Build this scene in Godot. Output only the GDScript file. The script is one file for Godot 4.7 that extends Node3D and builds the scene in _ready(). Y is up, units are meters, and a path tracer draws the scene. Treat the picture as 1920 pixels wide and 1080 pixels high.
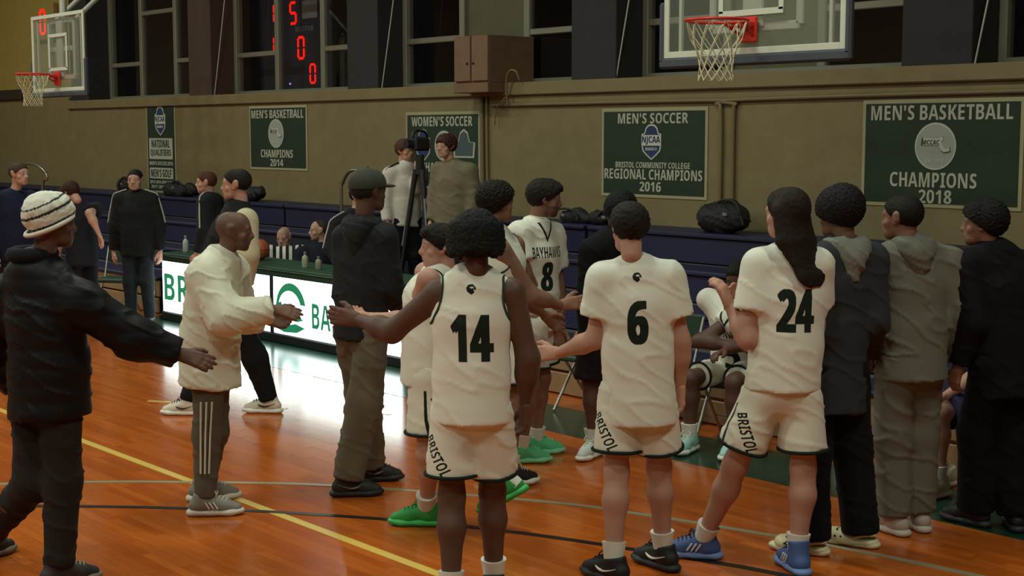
extends Node3D
# A college gymnasium during a break: the home team lined up along the side of the court, the scorers' table,
# bleachers and the banner wall behind. Wall along x at z = 0, court towards +z, metres.

func _ready() -> void:
	set_view()
	bold = SystemFont.new()
	bold.font_names = PackedStringArray(["Droid Sans"])
	bold.font_weight = 700
	fold_noise = FastNoiseLite.new()
	fold_noise.seed = 11
	fold_noise.noise_type = FastNoiseLite.TYPE_SIMPLEX_SMOOTH
	fold_noise.frequency = 4.2
	fold_noise.fractal_octaves = 2
	lump_noise = FastNoiseLite.new()
	lump_noise.seed = 3
	lump_noise.noise_type = FastNoiseLite.TYPE_SIMPLEX
	lump_noise.frequency = 1.0
	lump_noise.fractal_octaves = 2
	build_room()
	build_lamps()
	build_bleachers()
	build_baskets()
	build_banners()
	build_table()
	build_wall_fittings()
	build_people()
	build_small_things()

func set_view() -> void:
	var cam := Camera3D.new()
	cam.name = "camera"
	add_child(cam)
	cam.position = Vector3(0, 2.22, 10.7)
	cam.rotation_degrees = Vector3(-6.0885, 49.261, 0)
	cam.fov = 22.62
	cam.near = 0.1
	cam.far = 120.0
	cam.current = true
	var e := Environment.new()
	e.background_mode = Environment.BG_COLOR
	e.background_color = Color(0.012, 0.013, 0.018)
	e.tonemap_mode = Environment.TONE_MAPPER_LINEAR
	e.tonemap_exposure = 1.0
	e.sdfgi_enabled = true
	e.ssao_enabled = true
	e.ssil_enabled = true
	var w := WorldEnvironment.new()
	w.environment = e
	add_child(w)

const LAMP_ENERGY := 14.0

# high-bay lamps under the roof, over the court: a housing, a glowing panel and an area light of its size
func build_lamps() -> void:
	for x in [-25.0, -19.0, -13.0, -7.0, -1.0]:
		for z in [5.0, 10.5, 16.0]:
			var t := thing("ceiling_lamp", "flat high-bay ceiling lamp hanging under the gymnasium roof", "lamp", Vector3(x, 7.1, z), "high-bay lamps over the court")
			part(t, "housing", box(Vector3(0, 0.06, 0), Vector3(1.3, 0.1, 0.7), 0.02), mat(rgb(200, 200, 196), 0.5))
			var glow := StandardMaterial3D.new()
			glow.albedo_color = Color(0.9, 0.9, 0.88)
			glow.emission_enabled = true
			glow.emission = Color(0.95, 1.0, 0.935)
			glow.emission_energy_multiplier = 1.5
			part(t, "glowing_panel", box(Vector3(0, 0.0, 0), Vector3(1.2, 0.012, 0.6), 0.004), glow)
			for s in [-0.5, 0.5]:
				part(t, "hanger", tube([Vector3(s, 0.1, 0), Vector3(s, 0.5, 0)], 0.006, 6), mat(rgb(150, 150, 150), 0.4, 0.8))
			var l := AreaLight3D.new()
			l.name = "lamp_light"
			l.area_size = Vector2(1.2, 0.6)
			l.light_color = Color(0.95, 1.0, 0.935)
			l.light_energy = LAMP_ENERGY
			l.area_range = 60.0
			l.shadow_enabled = true
			t.add_child(l)
			l.position = Vector3(0, -0.03, 0)
			l.rotation_degrees = Vector3(-90, 0, 0)

# ---------------------------------------------------------------- the hall
const PILLARS := [-28.45, -24.2, -19.95, -15.7, -11.45, -7.3, -3.1, 1.1]

func wood_floor() -> StandardMaterial3D:
	var im := Image.create(1024, 1024, false, Image.FORMAT_RGB8)
	var rng := RandomNumberGenerator.new()
	rng.seed = 8
	var rows := 64
	var h := 1024 / rows
	var n := FastNoiseLite.new()
	n.seed = 4
	n.frequency = 0.02
	for r in rows:
		var x := -rng.randi_range(0, 200)
		while x < 1024:
			var w := rng.randi_range(110, 330)
			var t := rng.randf_range(-0.045, 0.045)
			var c := Color(0.72 + t, 0.36 + t * 0.8, 0.12 + t * 0.4)
			im.fill_rect(Rect2i(x, r * h, w, h), c)
			im.fill_rect(Rect2i(x, r * h, 1, h), c.darkened(0.15))
			x += w
		im.fill_rect(Rect2i(0, r * h, 1024, 1), Color(0.65, 0.32, 0.105))
	for y in 1024:
		for x in range(0, 1024, 2):
			var g := n.get_noise_2d(x * 0.6, y * 9.0) * 0.03
			var c := im.get_pixel(x, y)
			c = Color(c.r + g, c.g + g * 0.8, c.b + g * 0.5)
			im.set_pixel(x, y, c)
			im.set_pixel(x + 1, y, c)
	var m := StandardMaterial3D.new()
	m.albedo_texture = picture(im)
	m.uv1_triplanar = true
	m.uv1_world_triplanar = true
	m.uv1_scale = Vector3.ONE * 0.26
	m.roughness = 0.16
	m.metallic_specular = 0.5
	return m

func noise_look(c0: Color, c1: Color, scale: float, rough: float, bump := 0.0, seed_ := 1) -> StandardMaterial3D:
	var n := FastNoiseLite.new()
	n.seed = seed_
	n.frequency = 0.012
	n.fractal_octaves = 5
	var t := NoiseTexture2D.new()
	t.width = 512
	t.height = 512
	t.seamless = true
	t.noise = n
	var g := Gradient.new()
	g.set_color(0, c0)
	g.set_color(1, c1)
	t.color_ramp = g
	var m := StandardMaterial3D.new()
	m.albedo_texture = t
	m.uv1_triplanar = true
	m.uv1_world_triplanar = true
	m.uv1_scale = Vector3.ONE * scale
	m.roughness = rough
	if bump > 0.0:
		var b := NoiseTexture2D.new()
		b.width = 512
		b.height = 512
		b.seamless = true
		b.noise = n
		b.as_normal_map = true
		b.bump_strength = bump
		m.normal_enabled = true
		m.normal_texture = b
	return m

func build_room() -> void:
	var beige := noise_look(rgb(121, 107, 72), rgb(130, 115, 79), 0.5, 0.6, 1.0, 5)
	var yellow := noise_look(rgb(150, 130, 64), rgb(160, 139, 70), 0.5, 0.7, 1.0, 6)
	var x0 := -34.0
	var x1 := 8.0
	var zf := 22.0
	var floor_ := setting("floor", slab(Vector3(x0, -0.3, -0.8), Vector3(x1, 0.0, zf), 0.0), wood_floor())
	var back := setting("wall_back", slab(Vector3(x0, 0.0, -0.7), Vector3(x1, 2.66, 0.0), 0.0), beige)
	setting("wall_left", slab(Vector3(x0 - 0.3, -0.3, -0.8), Vector3(x0, 7.8, zf), 0.0), beige)
	setting("wall_right", slab(Vector3(x1, -0.3, -0.8), Vector3(x1 + 0.3, 7.8, zf), 0.0), beige)
	setting("wall_front", slab(Vector3(x0 - 0.3, -0.3, zf), Vector3(x1 + 0.3, 7.8, zf + 0.3), 0.0), beige)
	setting("ceiling", slab(Vector3(x0 - 0.3, 7.7, -0.8), Vector3(x1 + 0.3, 8.0, zf + 0.3), 0.0), noise_look(rgb(120, 118, 112), rgb(140, 138, 130), 0.4, 0.9, 0.0, 9))
	# the wall over the windows, the ledge under them, the yellow wall at the far end
	part(back, "upper_wall", slab(Vector3(-24.2, 5.6, -0.7), Vector3(x1, 7.7, -0.002), 0.0), beige)
	part(back, "end_wall_panel", slab(Vector3(x0, 2.86, -0.7), Vector3(-24.2, 7.7, -0.003), 0.0), yellow, Transform3D(), "yellow upper wall at the far end")
	part(back, "end_wall_base", slab(Vector3(x0, 2.66, -0.7), Vector3(-24.3, 2.86, 0.0), 0.0), beige)
	part(back, "dark_beam", slab(Vector3(x0, 2.86, -0.002), Vector3(-26.3, 3.05, 0.06), 0.01), mat(rgb(48, 38, 30), 0.7))
	var ledge := setting("trim_1", slab(Vector3(-24.3, 2.655, -0.69), Vector3(x1, 2.8, 0.05), 0.012), beige)
	ledge.set_meta("label", "beige ledge under the high windows")
	var slate := noise_look(rgb(35, 34, 35), rgb(39, 38, 39), 0.8, 0.75, 0.5, 7)
	var brown := noise_look(rgb(70, 52, 38), rgb(78, 58, 42), 0.8, 0.75, 0.5, 7)
	for n in PILLARS.size() - 1:
		if PILLARS[n] < -25.0:
			continue
		var p: float = PILLARS[n]
		part(back, "pillar", slab(Vector3(p, 2.79, -0.68), Vector3(p + 0.68, 7.7, -0.001), 0.008), brown if n == 2 else slate)
	# windows: three lights in each bay
	var alu := mat(rgb(128, 124, 108), 0.45, 0.2)
	var glass := StandardMaterial3D.new()
	glass.albedo_color = Color(0.03, 0.035, 0.03, 0.16)
	glass.transparency = BaseMaterial3D.TRANSPARENCY_ALPHA
	glass.roughness = 0.03
	glass.metallic_specular = 0.6
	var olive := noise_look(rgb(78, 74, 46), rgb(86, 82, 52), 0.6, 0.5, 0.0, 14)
	var count := 0
	for n in range(1, PILLARS.size() - 1):
		var a: float = PILLARS[n] + 0.68
		var b: float = PILLARS[n + 1]
		if b > 3.0:
			break
		count += 1
		var w := Node3D.new()
		w.name = "window_%d" % count
		add_child(w)
		w.set_meta("kind", "structure")
		w.set_meta("label", "tall dark gymnasium window of three lights, bay %d from the yellow end wall" % count)
		var z := -0.45
		part(w, "frame", frame_mesh(a, b, 2.8, 5.6, z), alu)
		var span := (b - a) / 3.0
		for m in [1, 2]:
			part(w, "mullion", slab(Vector3(a + m * span - 0.05, 2.85, z - 0.04), Vector3(a + m * span + 0.05, 5.55, z + 0.05), 0.01), alu)
		for m in 3:
			var pa := a + m * span + 0.05
			var pb := a + (m + 1) * span - 0.05
			var cuts := [2.86, 3.39, 5.55] if m != 1 else [2.86, 4.2, 5.55]
			part(w, "transom", slab(Vector3(pa, cuts[1] - 0.035, z - 0.03), Vector3(pb, cuts[1] + 0.035, z + 0.04), 0.008), alu)
			for q in 2:
				# the middle light of two bays is opaque and olive, without glass
				var opaque_olive: bool = m == 1 and count in [3, 4]
				part(w, "opaque_pane" if opaque_olive else "pane", slab(Vector3(pa, cuts[q], z - 0.006), Vector3(pb, cuts[q + 1], z), 0.0), olive if opaque_olive else glass)
	# painted court markings
	var green := mat(rgb(24, 58, 44), 0.2)
	var yel := mat(rgb(225, 190, 95), 0.25)
	part(floor_, "border_stripe", slab(Vector3(-34, 0.0, 2.8), Vector3(8, 0.0015, 3.53), 0.0), green)
	part(floor_, "border_stripe", slab(Vector3(-16.2, 0.0, 1.9), Vector3(-10.7, 0.0012, 2.8), 0.0), green)
	part(floor_, "court_line", slab(Vector3(-34, 0.0, 6.31), Vector3(8, 0.0022, 6.37), 0.0), yel)
	var grey := mat(rgb(150, 142, 112), 0.3)
	part(floor_, "court_line", stripe(smooth_path([Vector3(-9.6, 0, 8.2), Vector3(-9.1, 0, 7.5), Vector3(-8.65, 0, 6.86), Vector3(-8.27, 0, 6.42), Vector3(-7.55, 0, 5.72), Vector3(-6.39, 0, 4.98), Vector3(-5.75, 0, 4.72), Vector3(-4.78, 0, 4.45), Vector3(-4.2, 0, 4.34), Vector3(-3.0, 0, 4.2)], 6), 0.05, 0.0026), grey)
	part(floor_, "court_line", stripe(smooth_path([Vector3(-9.3, 0, 8.6), Vector3(-8.41, 0, 7.51), Vector3(-8.05, 0, 7.1), Vector3(-7.46, 0, 6.53), Vector3(-6.66, 0, 5.93), Vector3(-5.92, 0, 5.52), Vector3(-5.0, 0, 5.18), Vector3(-4.5, 0, 5.03), Vector3(-3.2, 0, 4.8)], 6), 0.05, 0.003), mat(rgb(30, 26, 22), 0.3))
	for n in 4:
		part(floor_, "court_line", stripe([Vector3(-11.75 + n * 0.75, 0, 5.75 - n * 0.5), Vector3(-11.45 + n * 0.75, 0, 5.55 - n * 0.5)], 0.045, 0.0024), yel)

func frame_mesh(a: float, b: float, y0: float, y1: float, z: float) -> ArrayMesh:
	var st := start()
	for x in [a + 0.04, b - 0.04]:
		add_box(st, Vector3(x, (y0 + y1) / 2, z), Vector3(0.08, y1 - y0, 0.12), 0.008)
	for y in [y0 + 0.03, y1 - 0.03]:
		add_box(st, Vector3((a + b) / 2, y, z), Vector3(b - a - 0.16, 0.06, 0.12), 0.008)
	return done(st)

func build_bleachers() -> void:
	var blue := mat(rgb(28, 29, 60), 0.55)
	var dark := mat(rgb(26, 27, 42), 0.7)
	var tan := noise_look(rgb(140, 110, 78), rgb(158, 126, 90), 1.2, 0.6, 0.0, 12)
	var edge := mat(rgb(92, 92, 92), 0.5, 0.3)
	# three full stretches and, behind the table, a shallow stretch and a landing for the camera crew
	for run in [["dark blue stepped bleachers left of the scorers' table", -33.0, -16.35, 4], ["dark blue upper bleacher rows behind the scorers' table", -16.3, -12.45, 2], ["dark blue bleacher rows with a landing carrying the camera crew", -12.4, -10.6, 5], ["long dark blue stepped bleachers behind the team bench", -10.55, 4.0, 4]]:
		var t := thing("bleachers", run[0], "bleachers", Vector3(run[1], 0, 0), "bleachers along the banner wall")
		var x0 := 0.0
		var x1: float = run[2] - run[1]
		var steps := [[0.01, 0.6, 1.30], [0.6, 1.2, 1.02], [1.2, 1.8, 0.74], [1.8, 2.42, 0.46]]
		if run[3] == 2:
			steps = steps.slice(0, 2)
		elif run[3] == 5:
			steps = [[0.01, 0.6, 1.30], [0.6, 1.2, 1.02], [1.2, 1.93, 0.46]]
		for n in steps.size():
			var s = steps[n]
			part(t, "seat_board", slab(Vector3(x0, s[2] - 0.045, s[0] + (0.16 if n > 0 else 0.0)), Vector3(x1, s[2], s[1] + 0.02), 0.012), blue)
			if n > 0:
				part(t, "foot_board", slab(Vector3(x0, s[2] - 0.04, s[0]), Vector3(x1, s[2] - 0.008, s[0] + 0.15), 0.006), edge)
			if n < steps.size() - 1:
				part(t, "riser", slab(Vector3(x0, steps[n + 1][2], s[1] - 0.03), Vector3(x1, s[2] - 0.05, s[1] - 0.005), 0.004), blue)
		var last = steps[-1]
		if run[3] == 4:
			part(t, "kick_board", slab(Vector3(x0, 0.21, 2.38), Vector3(x1, 0.41, 2.41), 0.006), tan)
			part(t, "kick_board", slab(Vector3(x0, 0.01, 2.40), Vector3(x1, 0.19, 2.43), 0.006), tan)
		else:
			part(t, "riser", slab(Vector3(x0, 0.0, last[1] - 0.03), Vector3(x1, last[2] - 0.05, last[1] - 0.005), 0.004), dark)
		for x in [x0, x1 - 0.04]:
			var d: float = last[1] - 0.05
			var outline := PackedVector2Array([Vector2(0.01, 0.0), Vector2(d, 0.0)])
			for n in range(steps.size() - 1, -1, -1):
				outline.append(Vector2(steps[n][1] - 0.05, steps[n][2] - 0.06))
				outline.append(Vector2(maxf(steps[n][0] - 0.05, 0.01), steps[n][2] - 0.06))
			part(t, "end_panel", plate(outline, 0.04), dark, Transform3D(Basis(Vector3(0, 0, 1), Vector3.UP, Vector3(-1, 0, 0)), Vector3(x + 0.04, 0, 0)))

# ---------------------------------------------------------------- baskets
func build_baskets() -> void:
	for c in [[-7.13, "side basket with orange rim in front of the windows above the team bench"], [-19.62, "distant side basket with orange rim before the yellow end wall"]]:
		var t := thing("basket", c[1], "basketball hoop", Vector3(c[0], 0, 0), "side baskets over the bleachers")
		var glass := StandardMaterial3D.new()
		glass.albedo_color = Color(0.7, 0.75, 0.68, 0.12)
		glass.transparency = BaseMaterial3D.TRANSPARENCY_ALPHA
		glass.roughness = 0.03
		var white := mat(rgb(206, 208, 190), 0.5)
		var pad := mat(rgb(66, 70, 80), 0.6)
		var steel := mat(rgb(186, 186, 170), 0.5, 0.1)
		var red := mat(rgb(214, 44, 26), 0.4)
		var w := 0.875
		var y0 := 2.82
		var y1 := 3.9
		var z := 2.2
		var board := part(t, "backboard", slab(Vector3(-w, y0, z - 0.012), Vector3(w, y1, z), 0.0), glass)
		var st := start()
		for s in [-1.0, 1.0]:
			add_box(st, Vector3(s * (w - 0.025), (y0 + y1) / 2, z + 0.001), Vector3(0.05, y1 - y0, 0.02), 0.003)
			add_box(st, Vector3(s * (w - 0.15), (y0 + y1) / 2, z - 0.03), Vector3(0.03, y1 - y0, 0.03), 0.003)
		add_box(st, Vector3(0, y0 + 0.025, z + 0.001), Vector3(2 * w - 0.1, 0.05, 0.02), 0.003)
		add_box(st, Vector3(0, y1 - 0.025, z + 0.001), Vector3(2 * w - 0.1, 0.05, 0.02), 0.003)
		part(board, "border", done(st), white)
		st = start()
		for s in [-1.0, 1.0]:
			add_box(st, Vector3(s * 0.29, 3.36, z + 0.002), Vector3(0.045, 0.45, 0.006), 0.001)
		add_box(st, Vector3(0, 3.6, z + 0.002), Vector3(0.62, 0.045, 0.006), 0.001)
		add_box(st, Vector3(0, 3.13, z + 0.002), Vector3(0.62, 0.045, 0.006), 0.001)
		part(board, "target_square", done(st), white)
		st = start()
		add_box(st, Vector3(0, y0 - 0.04, z - 0.005), Vector3(2 * w + 0.1, 0.085, 0.06), 0.02)
		for s in [-1.0, 1.0]:
			add_box(st, Vector3(s * (w + 0.022), y0 + 0.2, z - 0.005), Vector3(0.055, 0.48, 0.06), 0.018)
		part(board, "edge_padding", done(st), pad)
		# rim, bracket and net
		var rc := Vector3(0, 3.05, z + 0.38)
		var rim := part(t, "rim", tube(ring_path(rc, 0.2286, Vector3.RIGHT, Vector3.BACK, 36), 0.011, 8), red)
		st = start()
		add_box(st, Vector3(0, 3.0, z + 0.02), Vector3(0.16, 0.19, 0.03), 0.01)
		add_box(st, Vector3(0, 3.035, z + 0.085), Vector3(0.14, 0.05, 0.13), 0.012)
		for s in [-1.0, 1.0]:
			add_tube(st, [Vector3(s * 0.05, 2.95, z + 0.03), Vector3(s * 0.1, 3.04, z + 0.17)], 0.012, 6)
		part(rim, "bracket", done(st), red)
		st = start()
		var top := 3.04
		var rows := [[0.225, 0.0], [0.19, 0.12], [0.15, 0.2], [0.128, 0.27], [0.122, 0.33], [0.125, 0.38], [0.13, 0.43]]
		for q in 12:
			for dirn in [-1.0, 1.0]:
				var path := []
				for r in rows.size():
					var a: float = TAU * (q + dirn * r * 0.5) / 12.0
					path.append(rc + Vector3(cos(a) * rows[r][0], top - 3.05 - rows[r][1], sin(a) * rows[r][0]))
				add_tube(st, path, 0.0042, 5)
		part(rim, "net", done(st), mat(rgb(205, 196, 160), 0.9))
		# struts up to the wall and a mast up to the roof
		for s in [-1.0, 1.0]:
			part(t, "support_strut", tube([Vector3(s * 0.35, 5.75, 0.0), Vector3(s * 0.35, 3.75, z - 0.06)], 0.035, 10), steel)
		part(t, "mast", tube([Vector3(0, 7.7, z - 0.1), Vector3(0, 3.0, z - 0.1)], 0.05, 12), steel)
		part(t, "mounting_frame", frame_of_bars(0.42, 3.02, 3.8, z - 0.08), steel)

func frame_of_bars(w: float, y0: float, y1: float, z: float) -> ArrayMesh:
	var st := start()
	for s in [-1.0, 1.0]:
		add_box(st, Vector3(s * w, (y0 + y1) / 2, z), Vector3(0.07, y1 - y0, 0.07), 0.01)
	for y in [y0, (y0 + y1) / 2, y1]:
		add_box(st, Vector3(0, y, z), Vector3(2 * w, 0.07, 0.07), 0.01)
	add_box(st, Vector3(0, (y0 + y1) / 2, z + 0.03), Vector3(0.2, y1 - y0, 0.06), 0.01)
	return done(st)

# ---------------------------------------------------------------- banners
func oval(c: Vector2, rx: float, ry: float, n := 28) -> PackedVector2Array:
	var p := PackedVector2Array()
	for i in n:
		p.append(c + Vector2(cos(TAU * i / n) * rx, sin(TAU * i / n) * ry))
	return p

func shield(c: Vector2, w: float, h: float) -> PackedVector2Array:
	var p := PackedVector2Array()
	for v in [[0, 1], [0.35, 0.95], [0.6, 0.78], [0.72, 0.5], [1, 0.45], [0.92, -0.12], [1, -0.2], [0.9, -0.5], [0.55, -0.72], [0, -1], [-0.55, -0.72], [-0.9, -0.5], [-1, -0.2], [-0.92, -0.12], [-1, 0.45], [-0.72, 0.5], [-0.6, 0.78], [-0.35, 0.95]]:
		p.append(c + Vector2(v[0] * w, v[1] * h))
	p.reverse()
	return p

func banner(label: String, x0: float, x1: float, y0: float, y1: float) -> Node3D:
	var w := x1 - x0
	var h := y1 - y0
	var t := thing("banner", label, "banner", Vector3((x0 + x1) / 2, (y0 + y1) / 2, 0.0), "banners on the beige wall")
	var cream := mat(rgb(160, 154, 120), 0.8)
	var green := noise_look(rgb(24, 42, 24), rgb(29, 48, 28), 1.3, 0.7, 0.0, 21)
	part(t, "border", box(Vector3(0, 0, 0.006), Vector3(w, h, 0.008), 0.002), cream)
	part(t, "field", box(Vector3(0, 0, 0.012), Vector3(w - 0.07, h - 0.07, 0.008), 0.002), green)
	return t

func njcaa(t: Node3D, c: Vector2, s: float) -> void:
	var pale := mat(rgb(196, 194, 178), 0.8)
	var navy := mat(rgb(38, 52, 96), 0.8)
	part(t, "emblem", plate(shield(c, 0.165 * s, 0.22 * s), 0.003, 0.0155), pale)
	part(t, "emblem", plate(shield(c, 0.145 * s, 0.2 * s), 0.003, 0.017), navy)
	part(t, "emblem", box(Vector3(c.x, c.y + 0.02 * s, 0.019), Vector3(0.33 * s, 0.13 * s, 0.006), 0.002), pale)
	letters(t, "NJCAA", Vector3(c.x, c.y + 0.02 * s, 0.023), 0.3 * s, 0.1 * s, navy)
	letters(t, "REGION 21", Vector3(c.x, c.y - 0.085 * s, 0.021), 0.19 * s, 0.035 * s, pale)

func seal(t: Node3D, c: Vector2, r: float) -> void:
	var grey := mat(rgb(158, 160, 150), 0.7)
	var pale := mat(rgb(190, 190, 178), 0.7)
	var ink := mat(rgb(70, 76, 70), 0.8)
	part(t, "seal", plate(oval(c, r, r), 0.004, 0.0155), pale)
	part(t, "seal", plate(oval(c, r * 0.93, r * 0.93), 0.002, 0.0185), grey)
	# outline of the state with its cape
	var pts := PackedVector2Array()
	for v in [[-0.7, 0.02], [-0.66, 0.36], [0.12, 0.34], [0.34, 0.44], [0.42, 0.3], [0.3, 0.18], [0.44, -0.06], [0.6, -0.16], [0.7, -0.02], [0.76, -0.24], [0.46, -0.3], [0.3, -0.22], [0.16, 0.02]]:
		pts.append(c + Vector2(v[0], v[1]) * r)
	pts.reverse()
	part(t, "seal", plate(pts, 0.002, 0.0205), ink)
	var inner := PackedVector2Array()
	var mid := Vector2.ZERO
	for p in pts:
		mid += p / pts.size()
	for p in pts:
		inner.append(mid + (p - mid) * 0.91 + Vector2(0, 0.004))
	part(t, "seal", plate(inner, 0.002, 0.0217), pale)
	letters(t, "MCCAC", Vector3(c.x - r * 0.2, c.y + r * 0.17, 0.0245), r * 0.82, r * 0.2, ink)
	letters(t, "EST. 1970", Vector3(c.x, c.y - r * 0.62, 0.0215), r * 0.85, r * 0.16, pale)

func build_banners() -> void:
	var pale := mat(rgb(176, 174, 156), 0.8)
	var t := banner("green Men's Basketball Champions 2018 banner with round seal", -7.67, -6.12, 1.6, 2.52)
	letters(t, "MEN'S BASKETBALL", Vector3(0, 0.345, 0.018), 1.36, 0.125, pale)
	seal(t, Vector2(-0.03, 0.06), 0.2)
	letters(t, "CHAMPIONS", Vector3(-0.05, -0.225, 0.018), 0.84, 0.125, pale)
	letters(t, "2018", Vector3(-0.02, -0.365, 0.018), 0.32, 0.115, pale)
	t = banner("green Men's Soccer Regional Champions 2016 banner", -10.96, -9.48, 1.575, 2.49)
	letters(t, "MEN'S SOCCER", Vector3(0, 0.35, 0.018), 0.98, 0.105, pale)
	njcaa(t, Vector2(-0.01, 0.11), 0.83)
	letters(t, "BRISTOL COMMUNITY COLLEGE", Vector3(0, -0.125, 0.018), 1.04, 0.06, pale)
	letters(t, "REGIONAL CHAMPIONS", Vector3(0, -0.22, 0.018), 1.37, 0.105, pale)
	letters(t, "2016", Vector3(-0.02, -0.345, 0.018), 0.3, 0.1, pale)
	t = banner("green Women's Soccer banner behind the camera operator", -14.42, -12.98, 1.56, 2.49)
	letters(t, "WOMEN'S SOCCER", Vector3(0, 0.35, 0.018), 1.18, 0.115, pale)
	part(t, "emblem", plate(shield(Vector2(-0.36, 0.06), 0.14, 0.2), 0.003, 0.0155), pale)
	part(t, "emblem", plate(shield(Vector2(-0.36, 0.06), 0.12, 0.18), 0.003, 0.018), mat(rgb(38, 52, 96), 0.8))
	seal(t, Vector2(0.05, 0.06), 0.18)
	# a crest like a small house with a peaked top
	var peak := PackedVector2Array([Vector2(0.24, -0.08), Vector2(0.62, -0.08), Vector2(0.64, 0.1), Vector2(0.54, 0.11), Vector2(0.5, 0.22), Vector2(0.43, 0.26), Vector2(0.36, 0.22), Vector2(0.32, 0.11), Vector2(0.22, 0.1)])
	part(t, "emblem", plate(peak, 0.003, 0.0155), pale)
	var inner := PackedVector2Array()
	for p in peak:
		inner.append(Vector2(0.43, 0.08) + (p - Vector2(0.43, 0.08)) * 0.86)
	part(t, "emblem", plate(inner, 0.003, 0.0175), mat(rgb(70, 84, 84), 0.8))
	letters(t, "CHAMPIONS", Vector3(0, -0.2, 0.018), 0.8, 0.11, pale)
	t = banner("green Men's Basketball Champions 2014 banner with oval seal", -18.17, -16.66, 1.725, 2.62)
	letters(t, "MEN'S BASKETBALL", Vector3(0, 0.33, 0.018), 1.36, 0.115, pale)
	seal(t, Vector2(-0.03, 0.06), 0.2)
	letters(t, "CHAMPIONS", Vector3(-0.02, -0.22, 0.018), 0.84, 0.11, pale)
	letters(t, "2014", Vector3(-0.02, -0.345, 0.018), 0.34, 0.1, pale)
	t = banner("tall narrow green National Qualifiers banner, leftmost on the wall", -21.36, -20.4, 1.3, 2.7)
	njcaa(t, Vector2(0, 0.43), 1.05)
	var ink := mat(rgb(26, 40, 28), 0.8)
	part(t, "title_panel", box(Vector3(0, -0.005, 0.018), Vector3(0.78, 0.33, 0.006), 0.002), pale)
	letters(t, "NATIONAL", Vector3(0, 0.075, 0.022), 0.6, 0.12, ink)
	letters(t, "QUALIFIERS", Vector3(0, -0.075, 0.022), 0.68, 0.12, ink)
	letters(t, "MEN'S SOCCER 2016", Vector3(0, -0.235, 0.018), 0.78, 0.06, pale)
	part(t, "title_panel", box(Vector3(0, -0.39, 0.018), Vector3(0.78, 0.17, 0.006), 0.002), pale)
	letters(t, "MEN'S GOLF", Vector3(0, -0.39, 0.022), 0.68, 0.12, ink)
	letters(t, "2013 2014 2015 2016", Vector3(0, -0.53, 0.018), 0.78, 0.05, pale)
	letters(t, "2017 2018 2019", Vector3(0, -0.605, 0.018), 0.7, 0.05, pale)

# ---------------------------------------------------------------- scorers' table with two lit panels
func led_picture(kind: int) -> ImageTexture:
	var im := Image.create(1024, 256, false, Image.FORMAT_RGB8)
	im.fill(rgb(235, 255, 250))
	var g := rgb(8, 58, 36)
	if kind == 0:
		print_text(im, "BRISTOL", Rect2(16, 62, 850, 134), g)
	else:
		# bird head: a sweeping crest over a hooked beak
		var arc := PackedVector2Array()
		for n in 15:
			var a := lerpf(PI * 1.02, PI * 1.93, n / 14.0)
			arc.append(Vector2(150 + cos(a) * 130, 138 + sin(a) * 118))
		for n in 15:
			var a := lerpf(PI * 1.9, PI * 1.1, n / 14.0)
			arc.append(Vector2(140 + cos(a) * 98, 138 + sin(a) * 82))
		fill_poly(im, arc, g)
		fill_poly(im, PackedVector2Array([Vector2(20, 120), Vector2(70, 110), Vector2(80, 150), Vector2(60, 190), Vector2(110, 214), Vector2(190, 200), Vector2(270, 214), Vector2(200, 240), Vector2(90, 246), Vector2(22, 232)]), g)
		fill_poly(im, PackedVector2Array([Vector2(130, 168), Vector2(190, 160), Vector2(260, 178), Vector2(210, 190), Vector2(150, 188)]), g)
		print_text(im, "BAYHAWKS", Rect2(330, 96, 660, 110), g)
	return picture(im)

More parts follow.
